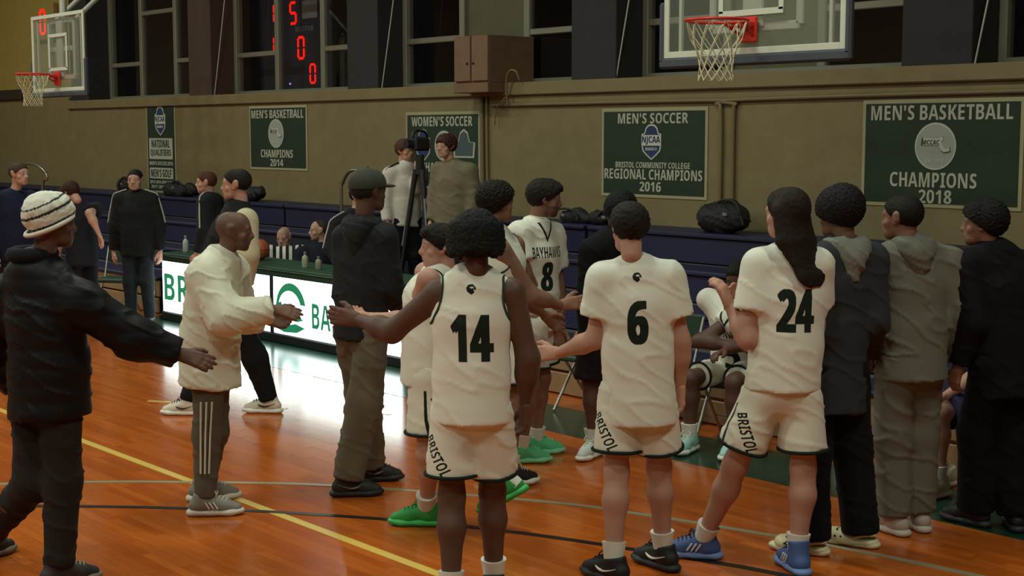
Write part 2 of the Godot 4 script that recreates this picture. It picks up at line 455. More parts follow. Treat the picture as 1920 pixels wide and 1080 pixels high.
func build_table() -> void:
	var t := thing("scorers_table", "long scorers' table with two glowing white panels with green writing", "table", Vector3(-13.4, 0, 2.62))
	var green := mat(rgb(34, 70, 48), 0.6)
	var black := mat(rgb(20, 20, 22), 0.5)
	part(t, "table_top", slab(Vector3(-2.45, 0.775, -0.62), Vector3(2.45, 0.81, 0.03), 0.008), green)
	part(t, "front_board", slab(Vector3(-2.43, 0.02, -0.06), Vector3(2.43, 0.775, -0.012), 0.006), green)
	part(t, "base_rail", slab(Vector3(-2.44, 0.0, -0.1), Vector3(2.44, 0.1, 0.02), 0.01), black)
	for s in [-2.42, 0.0, 2.42]:
		part(t, "leg_panel", slab(Vector3(s - 0.02, 0.0, -0.58), Vector3(s + 0.02, 0.775, -0.02), 0.006), black)
	part(t, "gap_post", slab(Vector3(0.045, 0.1, -0.012), Vector3(0.1, 0.715, 0.016), 0.003), black)
	for k in 2:
		var a: float = [-2.42, 0.11][k]
		var b: float = [0.035, 2.42][k]
		var look := StandardMaterial3D.new()
		look.albedo_color = Color(0.1, 0.1, 0.1)
		look.roughness = 0.4
		look.emission_enabled = true
		look.emission_operator = BaseMaterial3D.EMISSION_OP_MULTIPLY
		look.emission = Color(1, 1, 1)
		look.emission_texture = led_picture(k)
		look.emission_energy_multiplier = 5.0
		var v := PackedVector3Array([Vector3(a, 0.71, 0.006), Vector3(b, 0.71, 0.006), Vector3(b, 0.105, 0.006), Vector3(a, 0.105, 0.006)])
		var n := PackedVector3Array([Vector3.BACK, Vector3.BACK, Vector3.BACK, Vector3.BACK])
		var uv := PackedVector2Array([Vector2(0, 0), Vector2(1, 0), Vector2(1, 1), Vector2(0, 1)])
		var scr := part(t, "led_screen", arrays_mesh(v, n, PackedInt32Array([0, 1, 2, 0, 2, 3]), uv), look, Transform3D(), "glowing white panel with green writing")
		part(scr, "screen_case", slab(Vector3(a, 0.1, -0.012), Vector3(b, 0.715, 0.003), 0.002), black)
		var l := AreaLight3D.new()
		l.name = "led_light"
		l.area_size = Vector2(b - a, 0.6)
		l.light_color = Color(0.93, 1.0, 0.97)
		l.light_energy = 0.2
		l.area_range = 40.0
		l.shadow_enabled = true
		t.add_child(l)
		l.position = Vector3((a + b) / 2, 0.41, 0.03)
		l.rotation_degrees = Vector3(0, 180, 0)

# ---------------------------------------------------------------- things on the wall and ledge
func seven(st: SurfaceTool, d: int, mid: Vector3, h: float) -> void:
	var on: Array = [[1, 1, 1, 1, 1, 1, 0], [0, 1, 1, 0, 0, 0, 0], [1, 1, 0, 1, 1, 0, 1], [1, 1, 1, 1, 0, 0, 1], [0, 1, 1, 0, 0, 1, 1], [1, 0, 1, 1, 0, 1, 1]][d]
	var w := h * 0.5
	var t := h * 0.13
	var at := [Vector3(0, h / 2, 0), Vector3(w / 2, h / 4, 0), Vector3(w / 2, -h / 4, 0), Vector3(0, -h / 2, 0), Vector3(-w / 2, -h / 4, 0), Vector3(-w / 2, h / 4, 0), Vector3.ZERO]
	for n in 7:
		if on[n]:
			add_box(st, mid + at[n], Vector3(w - t * 0.6, t, 0.01) if n in [0, 3, 6] else Vector3(t, h / 2 - t * 0.6, 0.01), 0.003)

func red_glow() -> StandardMaterial3D:
	var m := StandardMaterial3D.new()
	m.albedo_color = Color(0.3, 0.02, 0.02)
	m.emission_enabled = true
	m.emission = Color(1.0, 0.1, 0.05)
	m.emission_energy_multiplier = 1.6
	return m

func build_wall_fittings() -> void:
	var glow := red_glow()
	# window reflection of a score display, added as solid parts behind the glass
	var t := thing("scoreboard_reflection", "added stand-in for the reflected dark blue score display with red digits, set behind the window glass", "scoreboard_reflection", Vector3(-18.1, 2.81, -0.8))
	part(t, "cabinet", slab(Vector3(-1.1, 0.0, -0.12), Vector3(0.85, 1.7, 0.0), 0.01), mat(rgb(34, 42, 70), 0.6))
	part(t, "stand", slab(Vector3(-0.7, -0.12, -0.1), Vector3(0.8, 0.0, -0.02), 0.01), mat(rgb(40, 40, 40), 0.6))
	var st := start()
	seven(st, 1, Vector3(-0.74, 1.2, 0.008), 0.26)
	part(t, "red_light_digit", done(st), glow)
	st = start()
	for y in [1.12, 1.26]:
		add_box(st, Vector3(-0.6, y, 0.008), Vector3(0.03, 0.03, 0.012), 0.004)
	part(t, "red_light_colon", done(st), glow)
	for d in [[5, -0.14, 1.17, 0.3], [1, -0.74, 0.75, 0.2], [0, 0.06, 0.66, 0.3], [0, 0.36, 0.28, 0.26]]:
		st = start()
		seven(st, d[0], Vector3(d[1], d[2], 0.008), d[3])
		part(t, "red_light_digit", done(st), glow)
	var dot := StandardMaterial3D.new()
	dot.emission_enabled = true
	dot.emission = Color(0.6, 0.6, 1.0)
	dot.emission_energy_multiplier = 2.0
	part(t, "indicator_light", box(Vector3(-0.25, 0.15, 0.008), Vector3(0.025, 0.025, 0.012), 0.004), dot)
	part(t, "sponsor_plate", box(Vector3(0.3, 1.2, 0.006), Vector3(0.4, 0.26, 0.008), 0.003), mat(rgb(150, 155, 160), 0.6))
	letters(t, "VISITOR", Vector3(0.15, 0.93, 0.004), 0.5, 0.07, mat(rgb(130, 135, 145), 0.7))
	# shot clock on the yellow wall
	t = thing("shot_clock", "shot clock with a red zero on the yellow wall behind the distant basket", "clock", Vector3(-25.07, 4.2, 0.0))
	part(t, "case", slab(Vector3(-0.45, -0.32, 0.0), Vector3(0.45, 0.32, 0.1), 0.015), mat(rgb(150, 130, 66), 0.7))
	st = start()
	seven(st, 0, Vector3(0, 0, 0.105), 0.4)
	part(t, "red_light_digit", done(st), glow)
	# cabinet on the ledge
	t = thing("wall_cabinet", "brown wooden two-door cabinet standing on the window ledge", "cabinet", Vector3(-12.8, 2.8, 0.0))
	var wood := noise_look(rgb(112, 84, 63), rgb(124, 94, 70), 0.9, 0.6, 0.0, 31)
	part(t, "body", slab(Vector3(-0.3, 0.001, -0.4), Vector3(0.3, 0.53, 0.27), 0.006), wood)
	for k in 2:
		var x: float = [-0.3, 0.012][k]
		var d := part(t, "door", slab(Vector3(x, 0.02, 0.27), Vector3(x + 0.288, 0.53, 0.295), 0.005), wood)
		part(d, "knob", lathe([[0.0, 0.0], [0.012, 0.0], [0.014, 0.012], [0.0, 0.016]], 10), mat(rgb(40, 34, 28), 0.5), Transform3D(Basis(Vector3.RIGHT, PI / 2), Vector3([-0.06, 0.05][k], 0.22, 0.295)))
	part(t, "bottom_rail", slab(Vector3(-0.31, -0.11, 0.052), Vector3(0.31, 0.0, 0.3), 0.006), wood)
	# conduits
	var paint := mat(rgb(118, 104, 70), 0.5)
	var z := 0.025
	conduit("beige wall conduit bending down beside the men's soccer banner", [Vector3(-12.75, 2.55, z), Vector3(-9.5, 2.55, z), Vector3(-9.36, 2.51, z), Vector3(-9.3, 2.4, z), Vector3(-9.3, 1.32, z)], 0.022, paint)
	conduit("beige wall conduit running right and down, next to the basketball 2018 banner", [Vector3(-5.0, 2.57, z), Vector3(-9.0, 2.55, z), Vector3(-9.1, 2.5, z), Vector3(-9.14, 2.4, z), Vector3(-9.14, 1.32, z)], 0.022, paint)
	conduit("beige vertical conduit right of the women's soccer banner", [Vector3(-12.93, 2.65, z), Vector3(-12.92, 1.9, z), Vector3(-12.9, 1.32, z)], 0.028, paint)
	conduit("second beige conduit just beside the vertical one by the women's soccer banner", [Vector3(-12.84, 2.65, z), Vector3(-12.83, 1.9, z), Vector3(-12.81, 1.32, z)], 0.016, paint)
	var wire := mat(rgb(120, 104, 74), 0.6)
	for w in [["loose tan cable looping over the ledge beside the brown cabinet", [Vector3(-12.42, 2.55, 0.07), Vector3(-12.4, 2.72, 0.1), Vector3(-12.36, 2.86, 0.13), Vector3(-12.28, 2.93, 0.14), Vector3(-12.2, 2.91, 0.13), Vector3(-12.18, 2.82, 0.1)], 0.012],
			["short dark cable end hanging below the ledge", [Vector3(-12.46, 2.64, 0.07), Vector3(-12.5, 2.58, 0.09), Vector3(-12.62, 2.5, 0.07), Vector3(-12.66, 2.33, 0.06)], 0.009]]:
		var o := part(self, numbered("cable"), tube(smooth_path(w[1], 6), w[2], 7), wire)
		tag(o, w[0], "cable")
	var cord := mat(rgb(180, 180, 176), 0.5)
	var n := 0
	for p in [-19.23, -14.98, -10.8, -6.62]:
		n += 1
		var o := part(self, numbered("pull_cord"), tube([Vector3(p + 0.02, 2.8, -0.02), Vector3(p + 0.1, 3.3, -0.05), Vector3(p + 0.34, 4.6, -0.1)], 0.008, 6), cord)
		tag(o, "thin pale cord slanting up beside window pillar %s" % ["next to the reflected score display", "left of the brown cabinet", "right of the brown cabinet", "at the right edge"][n - 1], "cord", "window cords")

func conduit(label: String, path: Array, r: float, look: Material) -> void:
	var o := part(self, numbered("conduit"), tube(smooth_path(path, 6), r, 8), look)
	tag(o, label, "pipe", "conduits on the beige wall")
# ---------------------------------------------------------------- who stands where
func build_people() -> void:
	make_head()
	hand_shapes = {"relaxed": make_hand(0.42, 0.03), "open": make_hand(0.12, 0.1), "fist": make_hand(1.15, 0.0)}
	make_shoes()
	var P := poses()
	var dark := Color(0.108, 0.053, 0.036)
	var brown := Color(0.15, 0.078, 0.053)
	var tawny := Color(0.24, 0.125, 0.08)
	var light := Color(0.46, 0.25, 0.18)
	var white := rgb(224, 222, 210)
	var black := rgb(26, 26, 28)
	var ink := rgb(22, 34, 24)
	var kit := {"kind": "shorts", "look": shorts_mat(), "grow": 0.028, "reach": 0.74, "fold": 0.008}
	var trim := rgb(48, 66, 50)
	# the home players
	person("p14", P, "player in white number 14 jersey seen from behind, left arm reaching out", {"skin": dark, "style": "twists", "haircolor": rgb(15, 13, 12), "build": 1.02, "arm": 1.12, "handL": "open",
		"top": {"look": jersey_mat("14", "", 1), "sleeve": "none", "grow": 0.02, "low": 0.09, "fold": 0.006, "collar": trim},
		"bottom": kit, "sock": white, "shoe": {"upper": rgb(30, 30, 32), "sole": rgb(210, 208, 200)}})
	person("p6", P, "player in white number 6 jersey with short sleeves seen from behind", {"skin": light, "style": "thick", "haircolor": rgb(28, 22, 18), "build": 1.0, "handL": "open",
		"top": {"look": jersey_mat("6", "", 2), "sleeve": "short", "grow": 0.024, "low": 0.2, "fold": 0.007, "collar": trim},
		"bottom": kit, "sock": white, "shoe": {"upper": rgb(26, 26, 28), "sole": rgb(40, 40, 42), "lace": rgb(20, 20, 20), "hook": white}})
	person("p24", P, "long-haired player in white number 24 jersey clapping", {"skin": light, "style": "long", "haircolor": rgb(34, 24, 18), "build": 1.0,
		"top": {"look": jersey_mat("24", "", 3), "sleeve": "short", "grow": 0.026, "low": 0.02, "fold": 0.007, "collar": trim},
		"bottom": kit, "sock": white, "shoe": {"upper": rgb(70, 96, 150), "sole": rgb(120, 150, 205), "lace": rgb(30, 36, 60), "bars": rgb(220, 224, 230), "style": "high"}})
	person("num8", P, "player in white number 8 jersey facing right, green shoes", {"skin": tawny, "hair": Color(0.02, 0.015, 0.012), "style": "thick", "haircolor": rgb(28, 21, 17), "beard": 0.45, "build": 0.98,
		"top": {"look": jersey_mat("", "8", 4), "sleeve": "short", "grow": 0.022, "low": 0.1, "fold": 0.007, "collar": trim},
		"bottom": kit, "sock": white, "shoe": {"upper": rgb(92, 200, 140), "sole": rgb(140, 220, 170)}})
	person("reach", P, "curly-haired player behind number 14 stretching an arm to the right", {"skin": tawny, "style": "curly", "haircolor": rgb(26, 20, 16), "build": 0.96, "handR": "open", "cell": 0.014,
		"top": {"look": jersey_mat("", "", 5), "sleeve": "none", "grow": 0.02, "low": 0.12, "collar": trim},
		"bottom": kit, "sock": white, "shoe": {"upper": rgb(30, 30, 32), "sole": white}})
	person("face", P, "player half hidden behind number 14, wearing bright green shoes", {"skin": light, "style": "thick", "haircolor": rgb(22, 17, 14), "build": 0.96, "cell": 0.014,
		"top": {"look": jersey_mat("", "", 5), "sleeve": "none", "grow": 0.02, "low": 0.12, "collar": trim},
		"bottom": kit, "sock": white, "shoe": {"upper": rgb(48, 168, 78), "sole": rgb(66, 190, 96), "lace": rgb(40, 150, 70), "tiltR": 0.5}})
	person("seat", P, "player in white jersey sitting on a chair, forearms on the knees", {"skin": dark, "style": "crop", "haircolor": rgb(15, 13, 12), "cell": 0.014,
		"top": {"look": jersey_mat("", "5", 6), "sleeve": "short", "grow": 0.02, "low": 0.06, "collar": trim},
		"bottom": {"kind": "shorts", "look": shorts_mat(), "grow": 0.02, "reach": 0.74, "fold": 0.006, "flare": 0.84}, "sock": white, "shoe": {"upper": rgb(160, 205, 195), "sole": white}})
	person("shrt", P, "seated player in purple shorts and white shoes behind the grey sweatsuit", {"skin": light, "style": "crop", "haircolor": rgb(40, 30, 22), "cell": 0.015,
		"top": {"color": rgb(64, 62, 84), "sleeve": "short", "low": 0.06, "called": "shirt"},
		"bottom": {"kind": "shorts", "color": rgb(62, 58, 96), "called": "shorts", "grow": 0.025, "reach": 0.8}, "sock": white, "shoe": {"upper": rgb(214, 204, 180), "sole": rgb(225, 218, 200), "lace": rgb(120, 110, 95)}})
	person("edge", P, "seated player with bare legs at the right edge of the picture", {"skin": light, "style": "crop", "haircolor": rgb(40, 30, 22), "cell": 0.016,
		"top": {"look": jersey_mat("", "", 5), "sleeve": "short", "low": 0.06},
		"bottom": {"kind": "shorts", "color": rgb(62, 58, 96), "called": "shorts", "grow": 0.025, "reach": 0.8}, "sock": white, "shoe": {"upper": white, "sole": white}})
	# team mates in warm-ups
	person("croc", P, "person in dark grey hoodie with pale hood, black trousers and cream clogs", {"skin": brown, "style": "afro", "haircolor": rgb(22, 16, 16), "build": 0.95,
		"top": {"color": rgb(52, 53, 56), "sleeve": "long", "grow": 0.028, "low": 0.26, "fold": 0.012, "hood": rgb(128, 128, 118), "called": "hoodie"},
		"bottom": {"kind": "trousers", "color": rgb(20, 20, 22), "grow": 0.028, "knee": 1.15, "cuff": 1.35, "fold": 0.01, "reach": 1.02}, "shoe": {"style": "clog", "upper": rgb(214, 204, 160), "sole": rgb(220, 212, 172)}})
	person("grey", P, "person in grey hooded sweatshirt and matching grey sweatpants", {"skin": tawny, "style": "crop", "haircolor": rgb(22, 18, 16), "build": 1.04,
		"top": {"color": rgb(112, 110, 98), "sleeve": "long", "grow": 0.028, "low": 0.12, "fold": 0.013, "hood": rgb(112, 110, 98), "called": "hoodie"},
		"bottom": {"kind": "trousers", "color": rgb(112, 108, 96), "grow": 0.026, "knee": 1.2, "cuff": 1.3, "fold": 0.012, "called": "sweatpants"}, "shoe": {"upper": rgb(176, 160, 148), "sole": rgb(196, 184, 172)}})
	person("blk", P, "curly-haired person dressed all in black at the right edge", {"skin": tawny, "style": "curly", "haircolor": rgb(20, 16, 15), "build": 1.04, "stubble": 0.7,
		"top": {"color": rgb(20, 19, 20), "sleeve": "long", "grow": 0.028, "low": 0.2, "fold": 0.012, "called": "sweatshirt", "collar": rgb(20, 19, 20), "collar_w": 0.018},
		"bottom": {"kind": "trousers", "color": rgb(17, 17, 18), "grow": 0.028, "knee": 1.2, "cuff": 1.35, "fold": 0.01, "reach": 1.0}, "shoe": {"upper": rgb(22, 22, 24), "sole": rgb(40, 40, 42)}})
	person("dark", P, "person in black sweatshirt and dark shorts half hidden behind number 6", {"skin": dark, "style": "afro", "haircolor": rgb(14, 13, 13), "cell": 0.014,
		"top": {"color": rgb(20, 20, 21), "sleeve": "long", "grow": 0.03, "low": 0.14, "fold": 0.01, "called": "sweatshirt"},
		"bottom": {"kind": "shorts", "color": rgb(34, 26, 28), "called": "shorts", "grow": 0.03, "reach": 0.92}, "sock": rgb(214, 214, 206), "shoe": {"upper": rgb(206, 206, 200), "sole": white}})
	# left foreground
	person("puf", P, "person in black puffer jacket and striped white beanie holding out a hand", {"skin": dark, "style": "beanie", "build": 1.04, "handR": "open",
		"top": {"color": rgb(17, 17, 20), "sleeve": "long", "grow": 0.05, "low": 0.12, "fold": 0.012, "quilt": 0.004, "rough": 0.55, "sheen": 0.1, "called": "puffer_jacket", "collar": rgb(22, 23, 27), "collar_r": 0.085, "collar_w": 0.035, "collar_up": 0.03},
		"bottom": {"kind": "trousers", "color": rgb(40, 36, 34), "grow": 0.022, "knee": 1.05, "cuff": 1.05, "fold": 0.011}, "shoe": {"upper": rgb(44, 40, 36), "sole": rgb(120, 110, 90), "lace": rgb(170, 160, 140)}})
	person("coach", P, "coach in cream windbreaker and grey tracksuit trousers with white stripes reaching right", {"skin": brown, "build": 1.0, "stubble": 0.82, "handR": "open", "beard": 0.7,
		"top": {"color": rgb(214, 210, 188), "sleeve": "long", "grow": 0.056, "low": 0.1, "fold": 0.012, "fine": 1.3, "rough": 0.5, "called": "windbreaker", "hood": rgb(44, 50, 48), "collar": rgb(40, 46, 44), "collar_w": 0.024},
		"bottom": {"kind": "trousers", "color": rgb(92, 84, 70), "grow": 0.023, "knee": 1.0, "cuff": 0.95, "fold": 0.009, "stripes": rgb(206, 200, 182), "called": "track_trousers"}, "shoe": {"upper": rgb(128, 124, 114), "sole": rgb(206, 196, 184), "bars": rgb(214, 208, 196)}})
	person("cap", P, "tall person in dark cap, black hoodie and baggy grey sweatpants", {"skin": dark, "style": "cap", "haircolor": rgb(52, 54, 42), "build": 0.9,
		"top": {"color": rgb(36, 36, 38), "sleeve": "long", "grow": 0.02, "low": 0.08, "fold": 0.012, "hood": rgb(40, 42, 42), "called": "hoodie"},
		"bottom": {"kind": "trousers", "color": rgb(108, 101, 87), "grow": 0.028, "knee": 1.15, "cuff": 1.3, "fold": 0.012, "called": "sweatpants"}, "shoe": {"style": "high", "upper": rgb(40, 38, 36), "sole": rgb(30, 28, 28), "lace": rgb(70, 70, 68), "hook": rgb(120, 116, 110)}})
	person("wsl", P, "assistant with cropped hair in black top with cream sleeves, walking left", {"skin": light, "style": "crop", "haircolor": rgb(30, 22, 18), "cell": 0.014,
		"top": {"color": rgb(28, 27, 28), "sleeve": "long", "sleeve_color": rgb(196, 184, 152), "grow": 0.03, "low": 0.14, "fold": 0.01, "collar": rgb(28, 27, 28), "collar_w": 0.018},
		"bottom": {"kind": "trousers", "color": rgb(22, 22, 24), "grow": 0.026, "knee": 1.12}, "shoe": {"upper": rgb(214, 204, 186), "sole": rgb(226, 220, 206), "lace": rgb(30, 30, 30), "hook": rgb(24, 24, 24)}})
	# far side of the court
	person("vest", P, "staff member in black zip top with white piping facing the camera", {"skin": light, "hair": Color(0.02, 0.014, 0.01), "style": "crop", "haircolor": rgb(30, 22, 18), "build": 1.06, "cell": 0.014, "handL": "relaxed",
		"top": {"color": rgb(28, 28, 28), "sleeve": "long", "grow": 0.028, "low": 0.14, "fold": 0.009, "collar": rgb(28, 28, 28), "collar_w": 0.018, "collar_up": 0.02, "piping": rgb(170, 168, 160)},
		"bottom": {"kind": "trousers", "color": rgb(38, 42, 48), "grow": 0.018, "called": "jeans"}, "shoe": {"upper": rgb(34, 32, 28), "sole": rgb(40, 36, 32)}})
	person("prof", P, "red-haired staff member in black top seen in profile facing left", {"skin": light, "hair": Color(0.08, 0.03, 0.015), "style": "crop", "haircolor": rgb(70, 38, 24), "cell": 0.015,
		"top": {"color": rgb(28, 28, 30), "sleeve": "long", "grow": 0.028, "low": 0.14, "collar": rgb(28, 28, 30), "collar_w": 0.018, "piping": rgb(170, 168, 160)},
		"bottom": {"kind": "trousers", "color": rgb(30, 30, 32), "grow": 0.018}, "shoe": {"upper": rgb(30, 30, 30), "sole": rgb(40, 40, 40)}})
	person("navy", P, "man in navy jacket standing behind the beanie wearer", {"skin": light, "style": "crop", "haircolor": rgb(60, 46, 34), "cell": 0.016,
		"top": {"color": rgb(26, 28, 48), "sleeve": "long", "grow": 0.032, "low": 0.14, "collar": rgb(26, 28, 48), "collar_w": 0.018},
		"bottom": {"kind": "trousers", "color": rgb(26, 26, 30), "grow": 0.018}, "shoe": {"upper": rgb(30, 30, 30), "sole": rgb(40, 40, 40)}})
	person("bent", P, "brown-haired person with bowed head and bare forearm beside the beanie wearer", {"skin": light, "style": "thick", "haircolor": rgb(52, 28, 22), "cell": 0.016,
		"top": {"color": rgb(30, 28, 34), "sleeve": "short", "grow": 0.026, "low": 0.14, "called": "shirt"},
		"bottom": {"kind": "trousers", "color": rgb(26, 26, 32), "grow": 0.018}, "shoe": {"upper": rgb(30, 30, 30), "sole": rgb(40, 40, 40)}})
	person("ref", P, "bald referee in black and white striped shirt sitting at the scorers' table", {"skin": light, "stubble": 0.85, "cell": 0.014, "hair": Color(0.1, 0.08, 0.07),
		"top": {"look": referee_mat(), "sleeve": "short", "grow": 0.022, "low": 0.05, "called": "striped_shirt", "collar": rgb(24, 24, 24)},
		"bottom": {"kind": "trousers", "color": rgb(24, 24, 26), "grow": 0.016}, "shoe": {"upper": rgb(24, 24, 24), "sole": rgb(30, 30, 30)}})
	person("bald", P, "balding man in dark navy jacket sitting at the scorers' table looking left", {"skin": light, "style": "fringe", "haircolor": rgb(52, 42, 34), "cell": 0.014, "beard": 0.7, "hair": Color(0.06, 0.045, 0.035), "build": 1.1,
		"top": {"color": rgb(28, 30, 42), "sleeve": "long", "grow": 0.028, "low": 0.05, "collar": rgb(28, 30, 42), "collar_w": 0.016},
		"bottom": {"kind": "trousers", "color": rgb(26, 26, 28), "grow": 0.016}, "shoe": {"upper": rgb(24, 24, 24), "sole": rgb(30, 30, 30)}})
	person("wom", P, "woman in grey-beige cardigan and dark skirt standing on the bleachers by the tripod", {"skin": light, "style": "short_bob", "haircolor": rgb(66, 38, 30), "cell": 0.015, "build": 1.14,
		"top": {"color": rgb(112, 104, 84), "sleeve": "long", "grow": 0.034, "low": 0.1, "fold": 0.012, "called": "cardigan"},
		"bottom": {"kind": "trousers", "color": rgb(26, 26, 34), "grow": 0.04, "knee": 1.3, "cuff": 1.3}, "shoe": {"upper": rgb(30, 28, 28), "sole": rgb(40, 40, 40)}})
	person("cman", P, "camera operator in white shirt with dark straps behind the tripod", {"skin": light, "style": "thick", "haircolor": rgb(70, 44, 32), "cell": 0.015,
		"top": {"color": rgb(196, 190, 180), "sleeve": "long", "grow": 0.024, "low": 0.08, "called": "shirt", "piping": rgb(30, 26, 30)},
		"bottom": {"kind": "trousers", "color": rgb(24, 24, 28), "grow": 0.018}, "shoe": {"upper": rgb(30, 28, 28), "sole": rgb(40, 40, 40)}})
	person("hid", P, "staff member in black jacket with white piping hidden behind the tall person in the cap", {"skin": light, "style": "crop", "haircolor": rgb(30, 22, 18), "cell": 0.016,
		"top": {"color": rgb(30, 30, 32), "sleeve": "long", "grow": 0.03, "low": 0.14, "collar": rgb(30, 30, 32), "piping": rgb(180, 178, 170)},
		"bottom": {"kind": "trousers", "color": rgb(28, 28, 30), "grow": 0.018}, "shoe": {"upper": rgb(30, 30, 30), "sole": rgb(40, 40, 40)}})

# ---------------------------------------------------------------- small things
func folding_chair(label: String, at: Vector3, turn: float) -> void:
	var t := thing("folding_chair", label, "chair", at, "folding chairs of the team bench")
	t.rotation.y = turn
	var steel := mat(rgb(170, 168, 160), 0.35, 0.7)
	var green := mat(rgb(30, 56, 38), 0.6)
	part(t, "seat", box(Vector3(0, 0.44, 0), Vector3(0.42, 0.05, 0.4), 0.02), green)
	part(t, "backrest", box(Vector3(0, 0.74, -0.23), Vector3(0.42, 0.22, 0.03), 0.012), green)
	for s in [-1.0, 1.0]:
		part(t, "leg", tube([Vector3(s * 0.22, 0.84, -0.235), Vector3(s * 0.22, 0.45, -0.12), Vector3(s * 0.22, 0.012, 0.22)], 0.012, 8), steel)
		part(t, "leg", tube([Vector3(s * 0.2, 0.43, 0.12), Vector3(s * 0.2, 0.012, -0.24)], 0.012, 8), steel)
	part(t, "crossbar", tube([Vector3(-0.2, 0.16, -0.12), Vector3(0.2, 0.16, -0.12)], 0.008, 6), steel)

func bag(label: String, at: Vector3, size: Vector3) -> void:
	var t := thing("sports_bag", label, "bag", at, "black bags on the bleachers")
	var l := []
	var rng := RandomNumberGenerator.new()
	rng.seed = int(absf(at.x) * 100)
	for n in 4:
		var p := Vector3(rng.randf_range(-0.4, 0.4) * size.x, size.y * 0.45, rng.randf_range(-0.2, 0.2) * size.z)
		l.append([p - Vector3(size.x * 0.12, 0, 0), p + Vector3(size.x * 0.12, rng.randf_range(-0.04, 0.06), 0), size.y * rng.randf_range(0.4, 0.52), size.y * 0.4])
	part(t, "body", net_mesh(fold(net(l, 0.016, 50.0, [Vector3(0, 0.002, 0), Vector3.DOWN]), 0.02, 1.5, at)), mat(rgb(22, 20, 20), 0.7))
	part(t, "strap", tube(smooth_path([Vector3(-size.x * 0.35, size.y * 0.5, size.z * 0.3), Vector3(-size.x * 0.15, size.y * 1.0, size.z * 0.28), Vector3(size.x * 0.2, size.y * 0.95, size.z * 0.28), Vector3(size.x * 0.4, size.y * 0.3, size.z * 0.35)], 5), 0.013, 6), mat(rgb(34, 32, 32), 0.7))
	part(t, "tag", box(Vector3(size.x * 0.12, size.y * 0.62, size.z * 0.62), Vector3(0.05, 0.03, 0.012), 0.003), mat(rgb(120, 116, 120), 0.6))

func bottle(label: String, at: Vector3, h: float, c: Color) -> void:
	var t := thing("bottle", label, "bottle", at)
	part(t, "body", lathe([[0.0, 0.0], [0.032, 0.0], [0.035, 0.01], [0.035, h * 0.62], [0.028, h * 0.72], [0.014, h * 0.8], [0.014, h * 0.86], [0.0, h * 0.86]], 14), mat(c, 0.35))
	part(t, "cap", lathe([[0.0, h * 0.855], [0.016, h * 0.855], [0.015, h], [0.0, h]], 12), mat(c.darkened(0.2), 0.5))

func ball(label: String, at: Vector3, r: float) -> void:
	var t := thing("basketball", label, "ball", at)
	var st := start()
	var prof := []
	for n in 17:
		var a := -PI / 2 + PI * n / 16
		prof.append([cos(a) * r, sin(a) * r])
	part(t, "cover", lathe(prof, 28), mat(rgb(168, 84, 46), 0.6))
	var seam := start()
	add_tube(seam, ring_path(Vector3.ZERO, r * 0.998, Vector3.RIGHT, Vector3.UP), 0.002, 5)
	add_tube(seam, ring_path(Vector3.ZERO, r * 0.998, Vector3.RIGHT, Vector3.BACK), 0.002, 5)
	add_tube(seam, ring_path(Vector3(0, 0, r * 0.55), r * 0.83, Vector3.RIGHT, Vector3.UP), 0.002, 5)
	add_tube(seam, ring_path(Vector3(0, 0, -r * 0.55), r * 0.83, Vector3.RIGHT, Vector3.UP), 0.002, 5)
	part(t, "seams", done(seam), mat(rgb(30, 22, 18), 0.8))

